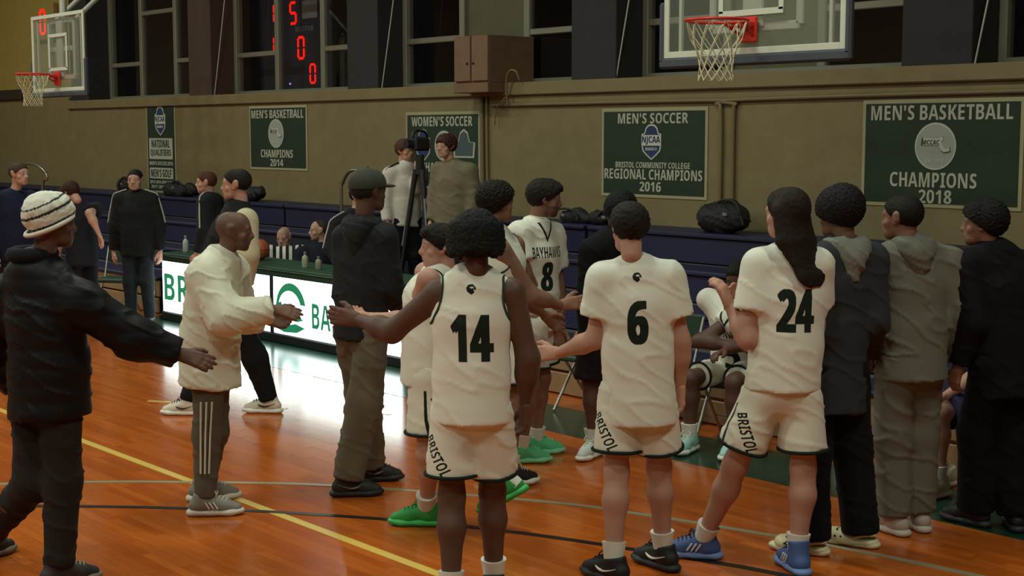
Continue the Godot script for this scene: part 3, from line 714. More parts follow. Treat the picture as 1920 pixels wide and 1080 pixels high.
func build_small_things() -> void:
	# tripod with a video camera, standing on the landing
	var t := thing("camera_tripod", "black video camera on a tall tripod in front of the women's soccer banner", "tripod", Vector3(-11.93, 0.46, 1.68))
	var dk := mat(rgb(24, 24, 27), 0.5)
	var silver := mat(rgb(120, 122, 130), 0.4, 0.5)
	for a in [0.5, 2.6, 4.7]:
		var d := Vector3(cos(a), 0, sin(a))
		d.z *= 0.55
		var leg := part(t, "leg", tube([Vector3(0, 1.4, 0) + d * 0.06, Vector3(0, 0.7, 0) + d * 0.2, Vector3(0, 0.01, 0) + d * 0.34], [0.03, 0.022, 0.014], 8), dk)
		part(leg, "leg_tube", tube([Vector3(0, 1.1, 0) + d * 0.14, Vector3(0, 0.6, 0) + d * 0.25], 0.016, 8), silver)
	part(t, "head", tube([Vector3(0, 1.35, 0), Vector3(0, 1.55, 0)], 0.045, 12), dk)
	part(t, "pan_handle", tube([Vector3(0, 1.5, 0), Vector3(-0.2, 1.3, -0.2)], 0.012, 8), dk)
	var cam := part(t, "video_camera", box(Vector3(0, 1.66, 0), Vector3(0.12, 0.14, 0.2), 0.02), dk)
	part(cam, "lens", tube([Vector3(0, 1.66, 0.1), Vector3(0, 1.66, 0.18)], 0.045, 14), dk)
	part(cam, "handle", tube(smooth_path([Vector3(0, 1.73, -0.1), Vector3(0, 1.79, -0.06), Vector3(0, 1.79, 0.06), Vector3(0, 1.73, 0.1)], 4), 0.014, 8), dk)
	part(cam, "monitor", box(Vector3(-0.13, 1.7, -0.06), Vector3(0.02, 0.09, 0.13), 0.005), silver)
	# bags left on the top row
	bag("large black bag on the top bleacher row below the wall conduits", Vector3(-8.85, 1.30, 0.36), Vector3(0.55, 0.3, 0.3))
	bag("flat black bag on the top bleacher row right of number 8", Vector3(-11.08, 1.30, 0.36), Vector3(0.58, 0.14, 0.26))
	bag("small black bag on the top row beside the conduit near number 6", Vector3(-10.45, 1.30, 0.36), Vector3(0.4, 0.14, 0.26))
	bag("black bag on the top row below the basketball 2014 banner", Vector3(-17.5, 1.30, 0.36), Vector3(0.5, 0.2, 0.28))
	bag("black backpack on the bleachers left of the staff member in the zip top", Vector3(-21.2, 1.30, 0.4), Vector3(0.6, 0.24, 0.3))
	bag("black bag on the bleachers under the tall narrow banner", Vector3(-19.5, 1.30, 0.4), Vector3(0.6, 0.22, 0.3))
	# handrails of the bleachers
	var chrome := mat(rgb(150, 146, 130), 0.3, 0.8)
	for r in [["arched metal handrail of the bleachers beside the capped person", [Vector3(-14.0, 0.0, 1.26), Vector3(-14.0, 1.5, 1.26), Vector3(-13.97, 1.66, 1.26), Vector3(-13.84, 1.79, 1.26), Vector3(-13.66, 1.81, 1.26), Vector3(-13.52, 1.74, 1.26), Vector3(-13.48, 1.5, 1.26), Vector3(-13.48, 0.0, 1.26)]],
			["bent dark handrail of the bleachers at the far left", [Vector3(-21.1, 0.46, 2.2), Vector3(-21.1, 1.6, 2.2), Vector3(-20.95, 1.78, 2.2), Vector3(-20.5, 1.77, 2.2), Vector3(-20.2, 1.68, 2.2), Vector3(-20.14, 1.58, 2.2), Vector3(-20.3, 1.46, 2.2), Vector3(-20.4, 0.46, 2.2)]]]:
		var o := part(self, numbered("handrail"), tube(smooth_path(r[1], 6), 0.02, 8), chrome)
		tag(o, r[0], "handrail", "bleacher handrails")
	var pole := part(self, numbered("pole"), tube([Vector3(-12.66, 1.84, 0.5), Vector3(-12.86, 1.3, 0.3)], 0.012, 8), chrome)
	tag(pole, "thin metal pole leaning on the wall right of the women's soccer banner", "pole")
	# chairs of the bench
	folding_chair("folding chair with green seat under the sitting player in the white jersey", Vector3(-6.74, 0, 2.76), 0.34)
	folding_chair("folding chair with a red jacket over it, seen beside number 8", Vector3(-8.25, 0, 2.74), 0.15)
	folding_chair("folding chair half hidden behind number 6", Vector3(-7.5, 0, 2.74), 0.0)
	t = thing("low_bench", "low wooden bench behind the scorers' table carrying the referee and the balding man", "bench", Vector3(-14.2, 0, 1.6))
	var plank := mat(rgb(96, 74, 50), 0.6)
	part(t, "seat_plank", slab(Vector3(-0.75, 0.225, -0.16), Vector3(0.75, 0.265, 0.16), 0.008), plank)
	for s in [-0.6, 0.6]:
		part(t, "leg", slab(Vector3(s - 0.02, 0.0, -0.13), Vector3(s + 0.02, 0.225, 0.13), 0.004), plank)
	folding_chair("folding chair at the far left end of the scorers' table", Vector3(-16.6, 0, 2.86), 0.6)
	# red jacket over a chair back
	t = thing("red_jacket", "crumpled dark red jacket hung over a folding chair", "jacket", Vector3(-8.25, 0, 2.74))
	var l := [[Vector3(-0.2, 0.8, -0.22), Vector3(0.2, 0.8, -0.22), 0.07, 0.07], [Vector3(-0.2, 0.78, -0.19), Vector3(-0.17, 0.5, -0.12), 0.06, 0.09], [Vector3(0.2, 0.78, -0.19), Vector3(0.18, 0.5, -0.12), 0.06, 0.1], [Vector3(0, 0.75, -0.19), Vector3(0, 0.52, -0.08), 0.08, 0.11]]
	part(t, "body", net_mesh(fold(net(l, 0.014, 60.0), 0.03, 1.5)), cloth_mat(rgb(122, 34, 30)))
	part(t, "sleeve", tube(smooth_path([Vector3(0.25, 0.82, -0.2), Vector3(0.3, 0.6, -0.16), Vector3(0.3, 0.4, -0.1)], 5), 0.05, 10), cloth_mat(rgb(122, 34, 30)))
	ball("brown basketball lying on the scorers' table", Vector3(-14.12, 0.81 + 0.12, 2.3), 0.12)
	ball("basketball on the chair behind number 8", Vector3(-8.2, 0.465 + 0.12, 2.84), 0.12)
	bottle("white squeeze bottle at the left end of the scorers' table", Vector3(-15.65, 0.81, 2.4), 0.2, rgb(190, 188, 180))
	bottle("clear water bottle on the table in front of the balding man", Vector3(-12.98, 0.81, 2.42), 0.17, rgb(150, 150, 130))
	bottle("small bottle on the table right of the clear one", Vector3(-12.72, 0.81, 2.42), 0.14, rgb(130, 130, 108))
	bottle("white bottle on the floor behind the person in clogs", Vector3(-5.9, 0, 2.66), 0.25, rgb(190, 190, 190))
	bottle("pale bottle on the first bleacher step behind the person in black", Vector3(-5.15, 0.46, 2.25), 0.22, rgb(180, 176, 176))
# ---------------------------------------------------------------- people
var fold_noise: FastNoiseLite
var lump_noise: FastNoiseLite
var head_shape: Array
var hand_shapes := {}
var shoe_shapes := {}

func arrays_mesh(v: PackedVector3Array, n: PackedVector3Array, ix, uv = null, col = null) -> ArrayMesh:
	var a := []
	a.resize(Mesh.ARRAY_MAX)
	a[Mesh.ARRAY_VERTEX] = v
	a[Mesh.ARRAY_NORMAL] = n
	if ix != null:
		a[Mesh.ARRAY_INDEX] = ix
	if uv != null:
		a[Mesh.ARRAY_TEX_UV] = uv
	if col != null:
		a[Mesh.ARRAY_COLOR] = col
	var m := ArrayMesh.new()
	m.add_surface_from_arrays(Mesh.PRIMITIVE_TRIANGLES, a)
	return m

func new_normals(v: PackedVector3Array, ix: PackedInt32Array) -> PackedVector3Array:
	var n := PackedVector3Array()
	n.resize(v.size())
	for f in range(0, ix.size(), 3):
		var a := ix[f]
		var b := ix[f + 1]
		var c := ix[f + 2]
		var w := (v[c] - v[a]).cross(v[b] - v[a])
		n[a] += w
		n[b] += w
		n[c] += w
	for i in n.size():
		n[i] = n[i].normalized()
	return n

# folds of cloth: real relief along the normal
func fold(m: Array, amount: float, fine := 1.0, shift := Vector3.ZERO, quilt := 0.0) -> Array:
	var v: PackedVector3Array = m[0]
	var n: PackedVector3Array = m[1]
	for i in v.size():
		var p := (v[i] + shift) * fine
		# long drag lines that run slantwise, over a slow swell
		var along := p.y * 1.0 + p.x * 0.35 - p.z * 0.3
		var r := 1.0 - absf(fold_noise.get_noise_3d(p.x * 0.5 + 3.0, along * 1.25, p.z * 0.5)) * 3.2
		r = maxf(r, 0.0)
		var s := fold_noise.get_noise_3d(p.x * 0.6 + 40.0, p.y * 0.45, p.z * 0.6)
		var d := amount * (r * r * r * 0.8 - 0.15 + s * 0.55)
		if quilt > 0.0:
			d += quilt * (absf(sin(v[i].y * PI / 0.085)) - 0.6)
		v[i] += n[i] * d
	return [v, new_normals(v, m[2]), m[2]]

func lump(m: Array, amount: float, scale: float) -> Array:
	var v: PackedVector3Array = m[0]
	var n: PackedVector3Array = m[1]
	for i in v.size():
		var p := v[i] * scale
		v[i] += n[i] * amount * lump_noise.get_noise_3dv(p)
	return [v, new_normals(v, m[2]), m[2]]

func make_head() -> void:
	# face towards +z, up +y, the left ear at +x
	var x := Vector3.RIGHT
	var b := [
		[Vector3(0, 0.026, -0.03), Vector3(0, 0.03, 0.012), 0.083, 0.078, 0, x, 1.1],
		[Vector3(0, 0.0, -0.01), Vector3(0, -0.05, 0.03), 0.066, 0.058, 0, x, 1.04],
		[Vector3(-0.026, -0.078, 0.045), Vector3(0.026, -0.078, 0.045), 0.034, 0.034],
		[Vector3(-0.012, -0.098, 0.068), Vector3(0.012, -0.098, 0.068), 0.018, 0.018],
		[Vector3(0, 0.008, 0.088), Vector3(0, -0.03, 0.106), 0.008, 0.0115],
		[Vector3(-0.011, -0.034, 0.093), Vector3(0.011, -0.034, 0.093), 0.009, 0.009],
		[Vector3(-0.018, -0.063, 0.086), Vector3(0.018, -0.063, 0.086), 0.009, 0.009],
		[Vector3(-0.04, 0.02, 0.072), Vector3(0.04, 0.02, 0.072), 0.014, 0.014],
		[Vector3(-0.048, -0.03, 0.052), Vector3(0.048, -0.03, 0.052), 0.022, 0.022],
		[Vector3(0, -0.06, -0.03), Vector3(0, -0.125, -0.038), 0.052, 0.05],
	]
	for s in [-1.0, 1.0]:
		b.append([Vector3(s * 0.031, -0.002, 0.074), Vector3(s * 0.033, -0.002, 0.074), 0.0135, 0.0135])
		b.append([Vector3(s * 0.077, 0.015, -0.018), Vector3(s * 0.073, -0.025, -0.006), 0.017, 0.012, 0, x, 2.2])
		b.append([Vector3(s * 0.08, 0.02, -0.024), Vector3(s * 0.081, -0.01, -0.024), 0.009, 0.007])
	var m := net(b, 0.0058, 130.0)
	var zone := PackedByteArray()
	for p in m[0]:
		var z := 0
		var ax := absf(p.x)
		if p.z > 0.04:
			if absf(p.y - 0.024) < 0.0045 and ax > 0.013 and ax < 0.05 and p.z > 0.07:
				z = 1
			elif Vector2((ax - 0.032) / 0.014, (p.y + 0.001) / 0.0075).length() < 1.0:
				z = 3 if absf(ax - 0.031) < 0.006 else 2
			elif absf(p.y + 0.063) < 0.009 and ax < 0.024 and p.z > 0.07:
				z = 4
			elif p.y < -0.048 and p.y > -0.125:
				z = 5
		elif p.y < -0.045 and p.y > -0.1 and p.z > -0.0 and ax > 0.03:
			z = 5
		if z == 0 and p.y > 0.0 + 0.62 * p.z:
			z = 6
		zone.append(z)
	head_shape = [m[0], m[1], m[2], zone]

func make_hand(curl: float, spread: float) -> Array:
	# a right hand: wrist at the origin, fingers towards +z, thumb at +x, palm down
	var b := [[Vector3(0, 0, -0.045), Vector3(0, 0, 0.02), 0.025, 0.026, 0, Vector3.UP, 1.3]]
	var xs := [0.029, 0.01, -0.009, -0.027]
	var ls := [0.070, 0.078, 0.073, 0.057]
	for f in 4:
		var k := Vector3(xs[f], 0.0, 0.088 - absf(f - 1) * 0.005)
		b.append([Vector3(xs[f] * 0.6, 0, 0.0), k, 0.017, 0.0135])
		var a := curl * 0.8
		var side: float = (1.4 - f) * spread
		var p := k
		for seg in 3:
			var q: Vector3 = p + Vector3(sin(side) * cos(a), -sin(a), cos(side) * cos(a)) * ls[f] * [0.44, 0.31, 0.25][seg]
			b.append([p, q, 0.0105 - seg * 0.001, 0.0095 - seg * 0.0012])
			p = q
			a += curl * 1.1
	var t0 := Vector3(0.016, -0.006, 0.018)
	var t1 := Vector3(0.047, -0.014, 0.05)
	var t2 := t1 + Vector3(0.012 + spread * 0.03, -0.008 - curl * 0.008, 0.03)
	var t3 := t2 + Vector3(0.004 - curl * 0.012, -0.004 - curl * 0.008, 0.024)
	b.append([t0, t1, 0.017, 0.014])
	b.append([t1, t2, 0.0125, 0.0115])
	b.append([t2, t3, 0.011, 0.009])
	return net(b, 0.0045, 230.0)

func frame(z: Vector3, x: Vector3) -> Basis:
	z = z.normalized()
	x = (x - z * x.dot(z)).normalized()
	return Basis(x, z.cross(x), z)

func join(into: Array, m: Array, t: Transform3D, mirror: bool, cols: PackedColorArray) -> void:
	var first: int = into[0].size()
	for i in m[0].size():
		var p: Vector3 = m[0][i]
		var n: Vector3 = m[1][i]
		if mirror:
			p.x = -p.x
			n.x = -n.x
		into[0].append(t * p)
		into[1].append((t.basis * n).normalized())
	into[3].append_array(cols)
	var ix: PackedInt32Array = m[2]
	if mirror:
		for f in range(0, ix.size(), 3):
			into[2].append_array([first + ix[f], first + ix[f + 2], first + ix[f + 1]])
	else:
		for i in ix:
			into[2].append(first + i)

func torso(J: Dictionary, grow: float, b: float, bare_shoulder: bool, low: float) -> Array:
	var k: float = J.k
	var q: Vector3 = J.front
	var up: Vector3 = (J.nk - J.pe).normalized()
	var base: Vector3 = J.pe - up * low
	var loose := grow > 0.0
	var l := [
		[base, J.wa, (0.157 if loose else 0.138) * k * b + grow * 1.1, (0.143 if loose else 0.128) * k * b + grow * 1.1, 0, q, 1.26],
		[J.wa, J.ch, (0.143 if loose else 0.128) * k * b + grow * 1.1, 0.15 * k * b + grow, 0, q, 1.34],
		[J.ch, J.nk.lerp(J.ch, 0.45), 0.15 * k * b + grow, 0.122 * k * b + grow, 0, q, 1.42],
	]
	if loose:
		l.append([J.nk - up * 0.07 * k, J.nk + up * 0.012 * k, 0.078 * k, 0.06 * k, 2])
	for s in ["L", "R"]:
		var sh: Vector3 = J["s" + s]
		var inner: Vector3 = J.nk - up * 0.045 * k
		if bare_shoulder:
			var top: Vector3 = inner.lerp(sh, 0.72) + up * 0.004
			l.append([inner, top, 0.054 * k + grow * 0.8, 0.042 * k + grow * 0.8])
		else:
			l.append([inner, sh, 0.054 * k * sqrt(b) + grow * 0.8, 0.048 * k * sqrt(b) + grow * 0.8])
	return l

func up_of(J: Dictionary) -> Vector3:
	return (J.nk - J.pe).normalized()

func body_mesh(J: Dictionary, o: Dictionary) -> ArrayMesh:
	var k: float = J.k
	var b: float = o.get("build", 1.0)
	var cell: float = o.get("cell", 0.013)
	var l := torso(J, 0.0, b * 0.97, false, 0.0)
	l.append([J.nk - up_of(J) * 0.03, J.hd - J.headup * 0.09 * k - J.hf * 0.028 * k, 0.052 * k, 0.047 * k])
	l.append([J.hL, J.hR, 0.076 * k * b, 0.076 * k * b])
	var front: Vector3 = J.fd
	for s in ["L", "R"]:
		var kn: Vector3 = J["k" + s]
		var an: Vector3 = J["a" + s]
		var calf: Vector3 = kn.lerp(an, 0.3) - front * 0.012
		l.append([J["h" + s], kn, 0.069 * k * b, 0.055 * k])
		l.append([kn, calf, 0.055 * k, 0.058 * k * sqrt(b)])
		l.append([calf, an, 0.058 * k * sqrt(b), 0.036 * k])
		l.append([an, an + J["f" + s] * 0.1 - Vector3(0, 0.045, 0), 0.03, 0.02])
		var arm: float = o.get("arm", 1.0)
		var el: Vector3 = J["e" + s]
		var w: Vector3 = J["w" + s]
		l.append([J["s" + s], el, 0.056 * k * arm, 0.042 * k * arm])
		l.append([el, el.lerp(w, 0.35), 0.043 * k * arm, 0.042 * k * arm])
		l.append([el.lerp(w, 0.35), w, 0.042 * k * arm, 0.027 * k])
	var m := net(l, cell, 60.0)
	var skin: Color = o.skin
	var cols := PackedColorArray()
	cols.resize(m[0].size())
	cols.fill(skin)
	var into := [m[0], m[1], m[2], cols]
	var hc := PackedColorArray()
	var hair: Color = o.get("hair", Color(0.012, 0.01, 0.009))
	for z in head_shape[3]:
		var c := skin
		if z == 1:
			c = hair.lerp(skin, 0.5)
		elif z == 2:
			c = Color(0.4, 0.37, 0.34)
		elif z == 3:
			c = Color(0.03, 0.02, 0.015)
		elif z == 4:
			c = skin * Color(1.05, 0.7, 0.68)
		elif z == 5 and o.has("beard"):
			c = hair.lerp(skin, o.beard)
		elif z == 6 and o.has("stubble"):
			c = hair.lerp(skin, o.stubble)
		hc.append(c)
	join(into, head_shape, J.head, false, hc)
	for s in ["L", "R"]:
		var kind: String = o.get("hand" + s, "relaxed")
		var sh: Array = hand_shapes[kind]
		var d: Vector3 = J.get("d" + s, (J["w" + s] - J["e" + s]).normalized())
		var th: Vector3 = J.get("t" + s, J.fd)
		var pal := PackedColorArray()
		pal.resize(sh[0].size())
		pal.fill(skin.lerp(skin * Color(1.5, 1.25, 1.2), 0.3))
		var t := frame(d, th if s == "R" else -th)
		join(into, sh, Transform3D(t.scaled(Vector3.ONE * k), J["w" + s] + d * 0.012), s == "L", pal)
	return arrays_mesh(into[0], into[1], into[2], null, into[3])

func skin_mat() -> StandardMaterial3D:
	if not made.has("skin"):
		var m := StandardMaterial3D.new()
		m.vertex_color_use_as_albedo = true
		m.roughness = 0.55
		m.metallic_specular = 0.4
		made["skin"] = m
	return made["skin"]

# cloth mesh with its own print: the back in the left half of the picture, the front in the right half
func printed(m: Array, J: Dictionary) -> ArrayMesh:
	var v: PackedVector3Array = m[0]
	var n: PackedVector3Array = m[1]
	var ix: PackedInt32Array = m[2]
	var pv := PackedVector3Array()
	var pn := PackedVector3Array()
	var uv := PackedVector2Array()
	var up: Vector3 = (J.nk - J.pe).normalized()
	var right: Vector3 = J.side
	var front: Vector3 = J.front
	for f in range(0, ix.size(), 3):
		var fn := n[ix[f]] + n[ix[f + 1]] + n[ix[f + 2]]
		var back := fn.dot(front) < 0.0
		for e in 3:
			var i := ix[f + e]
			var p: Vector3 = v[i] - J.nk
			pv.append(v[i])
			pn.append(n[i])
			var y := clampf(0.08 - p.dot(up) / 0.9, 0.003, 0.997)
			if back:
				uv.append(Vector2(0.25 + clampf(p.dot(right) / 1.6, -0.245, 0.245), y))
			else:
				uv.append(Vector2(0.75 - clampf(p.dot(right) / 1.6, -0.245, 0.245), y))
	return arrays_mesh(pv, pn, null, uv)

# shorts: each leg unrolled about its own axis, the left leg in the left half of the picture, outer seam in the middle
func printed_legs(m: Array, J: Dictionary) -> ArrayMesh:
	var v: PackedVector3Array = m[0]
	var n: PackedVector3Array = m[1]
	var ix: PackedInt32Array = m[2]
	var pv := PackedVector3Array()
	var pn := PackedVector3Array()
	var uv := PackedVector2Array()
	for f in range(0, ix.size(), 3):
		var mid := (v[ix[f]] + v[ix[f + 1]] + v[ix[f + 2]]) / 3.0
		var left: bool = (mid - J.pe).dot(J.rd) < 0.0
		var h: Vector3 = J.hL if left else J.hR
		var ax: Vector3 = ((J.kL if left else J.kR) - h).normalized()
		var out: Vector3 = -J.rd if left else J.rd
		out = (out - ax * out.dot(ax)).normalized()
		var back: Vector3 = -J.fd
		back = (back - ax * back.dot(ax)).normalized()
		var am := atan2((mid - h).dot(back), (mid - h).dot(out))
		for e in 3:
			var i := ix[f + e]
			var p: Vector3 = v[i] - h
			var a := atan2(p.dot(back), p.dot(out))
			if a - am > PI:
				a -= TAU
			elif a - am < -PI:
				a += TAU
			pv.append(v[i])
			pn.append(n[i])
			uv.append(Vector2((0.25 if left else 0.75) + clampf(a / TAU * 0.5, -0.247, 0.247), clampf(0.25 + p.dot(ax) / 0.6, 0.003, 0.997)))
	return arrays_mesh(pv, pn, null, uv)

func cloth_mat(c: Color, rough := 0.85, sheen := 0.15) -> StandardMaterial3D:
	var m := mat(c, rough, 0.0, 0.3)
	if sheen > 0.0:
		m.rim_enabled = true
		m.rim = sheen
		m.rim_tint = 0.6
	return m

# jersey picture: both halves 512 pixels for 0.8 m across and 0.9 m down from the nape
func jersey_mat(number: String, front_number: String, seed_shift: int) -> StandardMaterial3D:
	var key := "jersey" + number + front_number
	if made.has(key):
		return made[key]
	var w := rgb(226, 223, 208)
	var g := rgb(22, 34, 24)
	var im := Image.create(1024, 512, false, Image.FORMAT_RGB8)
	im.fill(w)
	var rng := RandomNumberGenerator.new()
	rng.seed = 77 + seed_shift
	# fine woven bands across the cloth
	for y in 512:
		if y % 4 == 0:
			im.fill_rect(Rect2i(0, y, 1024, 1), rgb(221, 218, 203))
	if number:
		var wide := 52.0 * number.length() + (18.0 if number.length() > 1 else 12.0)
		for d in [Vector2(-4, -2), Vector2(4, -2), Vector2(-4, 2), Vector2(4, 2)]:   # heavy block figures
			print_text(im, number, Rect2(260 - wide / 2 + d.x, 145 + d.y, wide - 6, 118), g)
		# the small bird crest under the nape
		fill_poly(im, PackedVector2Array([Vector2(243, 74), Vector2(249, 66), Vector2(262, 65), Vector2(270, 72), Vector2(271, 80), Vector2(263, 77), Vector2(266, 86), Vector2(258, 92), Vector2(249, 87), Vector2(244, 82)]), g)
		fill_poly(im, PackedVector2Array([Vector2(252, 72), Vector2(263, 71), Vector2(266, 75), Vector2(256, 76)]), w)
	if front_number:
		print_text(im, "BAYHAWKS", Rect2(768 - 92, 136, 184, 42), g)
		for d in [-4.0, 4.0]:
			print_text(im, front_number, Rect2(768 - 30 * front_number.length() + d, 194, 60 * front_number.length(), 110), g)
		fill_poly(im, PackedVector2Array([Vector2(768 - 44, 44), Vector2(768 + 44, 44), Vector2(768, 118)]), g)
		fill_poly(im, PackedVector2Array([Vector2(768 - 34, 40), Vector2(768 + 34, 40), Vector2(768, 100)]), rgb(204, 200, 184))
	var m := StandardMaterial3D.new()
	m.albedo_texture = picture(im)
	m.roughness = 0.75
	m.metallic_specular = 0.3
	m.rim_enabled = true
	m.rim = 0.2
	made[key] = m
	return m

func shorts_mat() -> StandardMaterial3D:
	if made.has("shorts"):
		return made["shorts"]
	var w := rgb(222, 217, 200)
	var g := rgb(22, 34, 24)
	var im := Image.create(1024, 512, false, Image.FORMAT_RGB8)
	im.fill(w)
	# the word slants down and back from the outer seam of the left leg, a dark bound slit beside it
	print_text(im, "BRISTOL", Rect2(246, 280, 168, 42), g, 0, deg_to_rad(60))
	fill_poly(im, PackedVector2Array([Vector2(240, 200), Vector2(252, 200), Vector2(256, 330), Vector2(276, 430), Vector2(316, 500), Vector2(300, 511), Vector2(262, 440), Vector2(243, 336)]), g)
	fill_poly(im, PackedVector2Array([Vector2(768, 380), Vector2(780, 380), Vector2(812, 470), Vector2(850, 511), Vector2(800, 511), Vector2(776, 470)]), g)
	var m := StandardMaterial3D.new()
	m.albedo_texture = picture(im)
	m.roughness = 0.75
	m.metallic_specular = 0.3
	m.rim_enabled = true
	m.rim = 0.2
	made["shorts"] = m
	return m

func referee_mat() -> StandardMaterial3D:
	var im := Image.create(1024, 512, false, Image.FORMAT_RGB8)
	im.fill(rgb(215, 212, 205))
	for x in range(0, 1024, 48):
		im.fill_rect(Rect2i(x, 0, 24, 512), rgb(20, 20, 22))
	var m := StandardMaterial3D.new()
	m.albedo_texture = picture(im)
	m.roughness = 0.85
	return m

# ---------------------------------------------------------------- shoes
func make_shoes() -> void:
	# toe towards +z, the ankle joint at y 0.09 over the origin
	var up := [
		[Vector3(0, 0.055, -0.052), Vector3(0, 0.055, 0.0), 0.04, 0.043],
		[Vector3(0, 0.084, 0.004), Vector3(0, 0.05, 0.11), 0.046, 0.039],
		[Vector3(0, 0.044, 0.1), Vector3(0, 0.036, 0.165), 0.043, 0.033],
		[Vector3(0, 0.07, -0.03), Vector3(0, 0.118, -0.018), 0.044, 0.047, 2],
	]
	var low := [Vector3(0, 0.02, 0), Vector3.DOWN]
	shoe_shapes["upper"] = net_mesh(net(up, 0.007, 120.0, low))
	var high := up.duplicate()
	high[3] = [Vector3(0, 0.06, -0.03), Vector3(0, 0.158, -0.014), 0.046, 0.052, 2]
	shoe_shapes["high"] = net_mesh(net(high, 0.007, 120.0, low))
	var sole := [
		[Vector3(0, 0.02, -0.06), Vector3(0, 0.02, 0.03), 0.048, 0.046, 0, Vector3.UP, 1.9],
		[Vector3(0, 0.02, 0.03), Vector3(0, 0.02, 0.13), 0.046, 0.052, 0, Vector3.UP, 2.1],
		[Vector3(0, 0.02, 0.13), Vector3(0, 0.024, 0.174), 0.052, 0.04, 0, Vector3.UP, 2.1],
	]
	shoe_shapes["sole"] = net_mesh(net(sole, 0.007, 120.0, [Vector3(0, 0.001, 0), Vector3.DOWN]))
	var st := start()
	for n in 5:
		var y := 0.121 - n * 0.0072
		add_tube(st, [Vector3(-0.026, y - 0.008, 0.036 + n * 0.019), Vector3(0, y + 0.004, 0.044 + n * 0.019), Vector3(0.026, y - 0.008, 0.036 + n * 0.019)], 0.0035, 6)
	for s in [-1.0, 1.0]:
		add_tube(st, smooth_path([Vector3(0, 0.126, 0.04), Vector3(s * 0.02, 0.142, 0.05), Vector3(s * 0.034, 0.122, 0.066), Vector3(s * 0.014, 0.12, 0.055)], 4), 0.003, 5)
	shoe_shapes["laces"] = done(st)
	# the side mark of a trainer: three slanting bars on either side
	st = start()
	for s in [-1.0, 1.0]:
		st = start()
		for n in 3:
			add_tube(st, [Vector3(s * 0.05, 0.046, 0.026 + n * 0.022), Vector3(s * 0.05, 0.084, 0.002 + n * 0.022)], 0.005, 6)
		shoe_shapes["bars%d" % int(s)] = done(st)
	# a swept hook on either side
	for s in [-1.0, 1.0]:
		st = start()
		add_tube(st, smooth_path([Vector3(s * 0.044, 0.078, -0.055), Vector3(s * 0.05, 0.066, -0.02), Vector3(s * 0.051, 0.056, 0.02), Vector3(s * 0.05, 0.06, 0.05), Vector3(s * 0.045, 0.07, 0.075)], 4), [0.002, 0.002, 0.003, 0.003, 0.004, 0.004, 0.005, 0.005, 0.006, 0.006, 0.007, 0.007, 0.006, 0.006, 0.005, 0.004, 0.003], 6)
		shoe_shapes["hook%d" % int(s)] = done(st)
	# foam clog: a wide blunt toe, open heel with a strap
	var clog := [
		[Vector3(-0.012, 0.04, 0.05), Vector3(-0.012, 0.038, 0.14), 0.05, 0.045, 0, Vector3.UP, 1.1],
		[Vector3(0.014, 0.04, 0.05), Vector3(0.012, 0.036, 0.13), 0.05, 0.044, 0, Vector3.UP, 1.1],
		[Vector3(0, 0.03, -0.05), Vector3(0, 0.03, 0.06), 0.05, 0.055, 0, Vector3.UP, 1.9],
	]
	shoe_shapes["clog"] = net_mesh(net(clog, 0.007, 120.0, low))
	st = start()
	add_tube(st, smooth_path([Vector3(-0.05, 0.05, 0.03), Vector3(-0.05, 0.07, -0.03), Vector3(-0.03, 0.075, -0.08), Vector3(0.03, 0.075, -0.08), Vector3(0.05, 0.07, -0.03), Vector3(0.05, 0.05, 0.03)], 5), 0.008, 6)
	shoe_shapes["strap"] = done(st)
	st = start()
	for s in [-1.0, 1.0]:
		for n in 3:
			add_tube(st, [Vector3(s * 0.052, 0.05, 0.05 + n * 0.032), Vector3(s * 0.060, 0.053, 0.05 + n * 0.032)], 0.006, 8)
	for n in 5:
		add_tube(st, [Vector3(-0.03 + n * 0.015, 0.075, 0.11), Vector3(-0.03 + n * 0.015, 0.084, 0.112)], 0.005, 8)
	shoe_shapes["holes"] = done(st)

func net_mesh(m: Array) -> ArrayMesh:
	return arrays_mesh(m[0], new_normals(m[0], m[2]), m[2])

func shoe(who: Node3D, J: Dictionary, s: String, o: Dictionary) -> void:
	var an: Vector3 = J["a" + s]
	var d: Vector3 = J["f" + s]
	var tilt: float = o.get("tilt" + s, 0.0)
	var t := Transform3D(frame(d, Vector3.UP.cross(d)) * Basis(Vector3.RIGHT, tilt), an - Vector3(0, 0.09, 0)).scaled_local(Vector3.ONE * 1.06)
	var style: String = o.get("style", "trainer")
	if style == "clog":
		var c := part(who, "clog", shoe_shapes["clog"], mat(o.upper, 0.6), t)
		part(c, "sole", shoe_shapes["sole"], mat(o.sole, 0.7))
		part(c, "heel_strap", shoe_shapes["strap"], mat(o.upper, 0.6))
		part(c, "vent_holes", shoe_shapes["holes"], mat(rgb(60, 55, 45), 0.9))
		return
	var u := part(who, "shoe", shoe_shapes["high" if style == "high" else "upper"], mat(o.upper, 0.6), t)
	part(u, "sole", shoe_shapes["sole"], mat(o.sole, 0.6))
	part(u, "laces", shoe_shapes["laces"], mat(o.get("lace", o.sole), 0.8))
	if o.has("bars"):
		for e in [-1, 1]:
			part(u, "side_stripes", shoe_shapes["bars%d" % e], mat(o.bars, 0.6))
	if o.has("hook"):
		for e in [-1, 1]:
			part(u, "side_mark", shoe_shapes["hook%d" % e], mat(o.hook, 0.6))

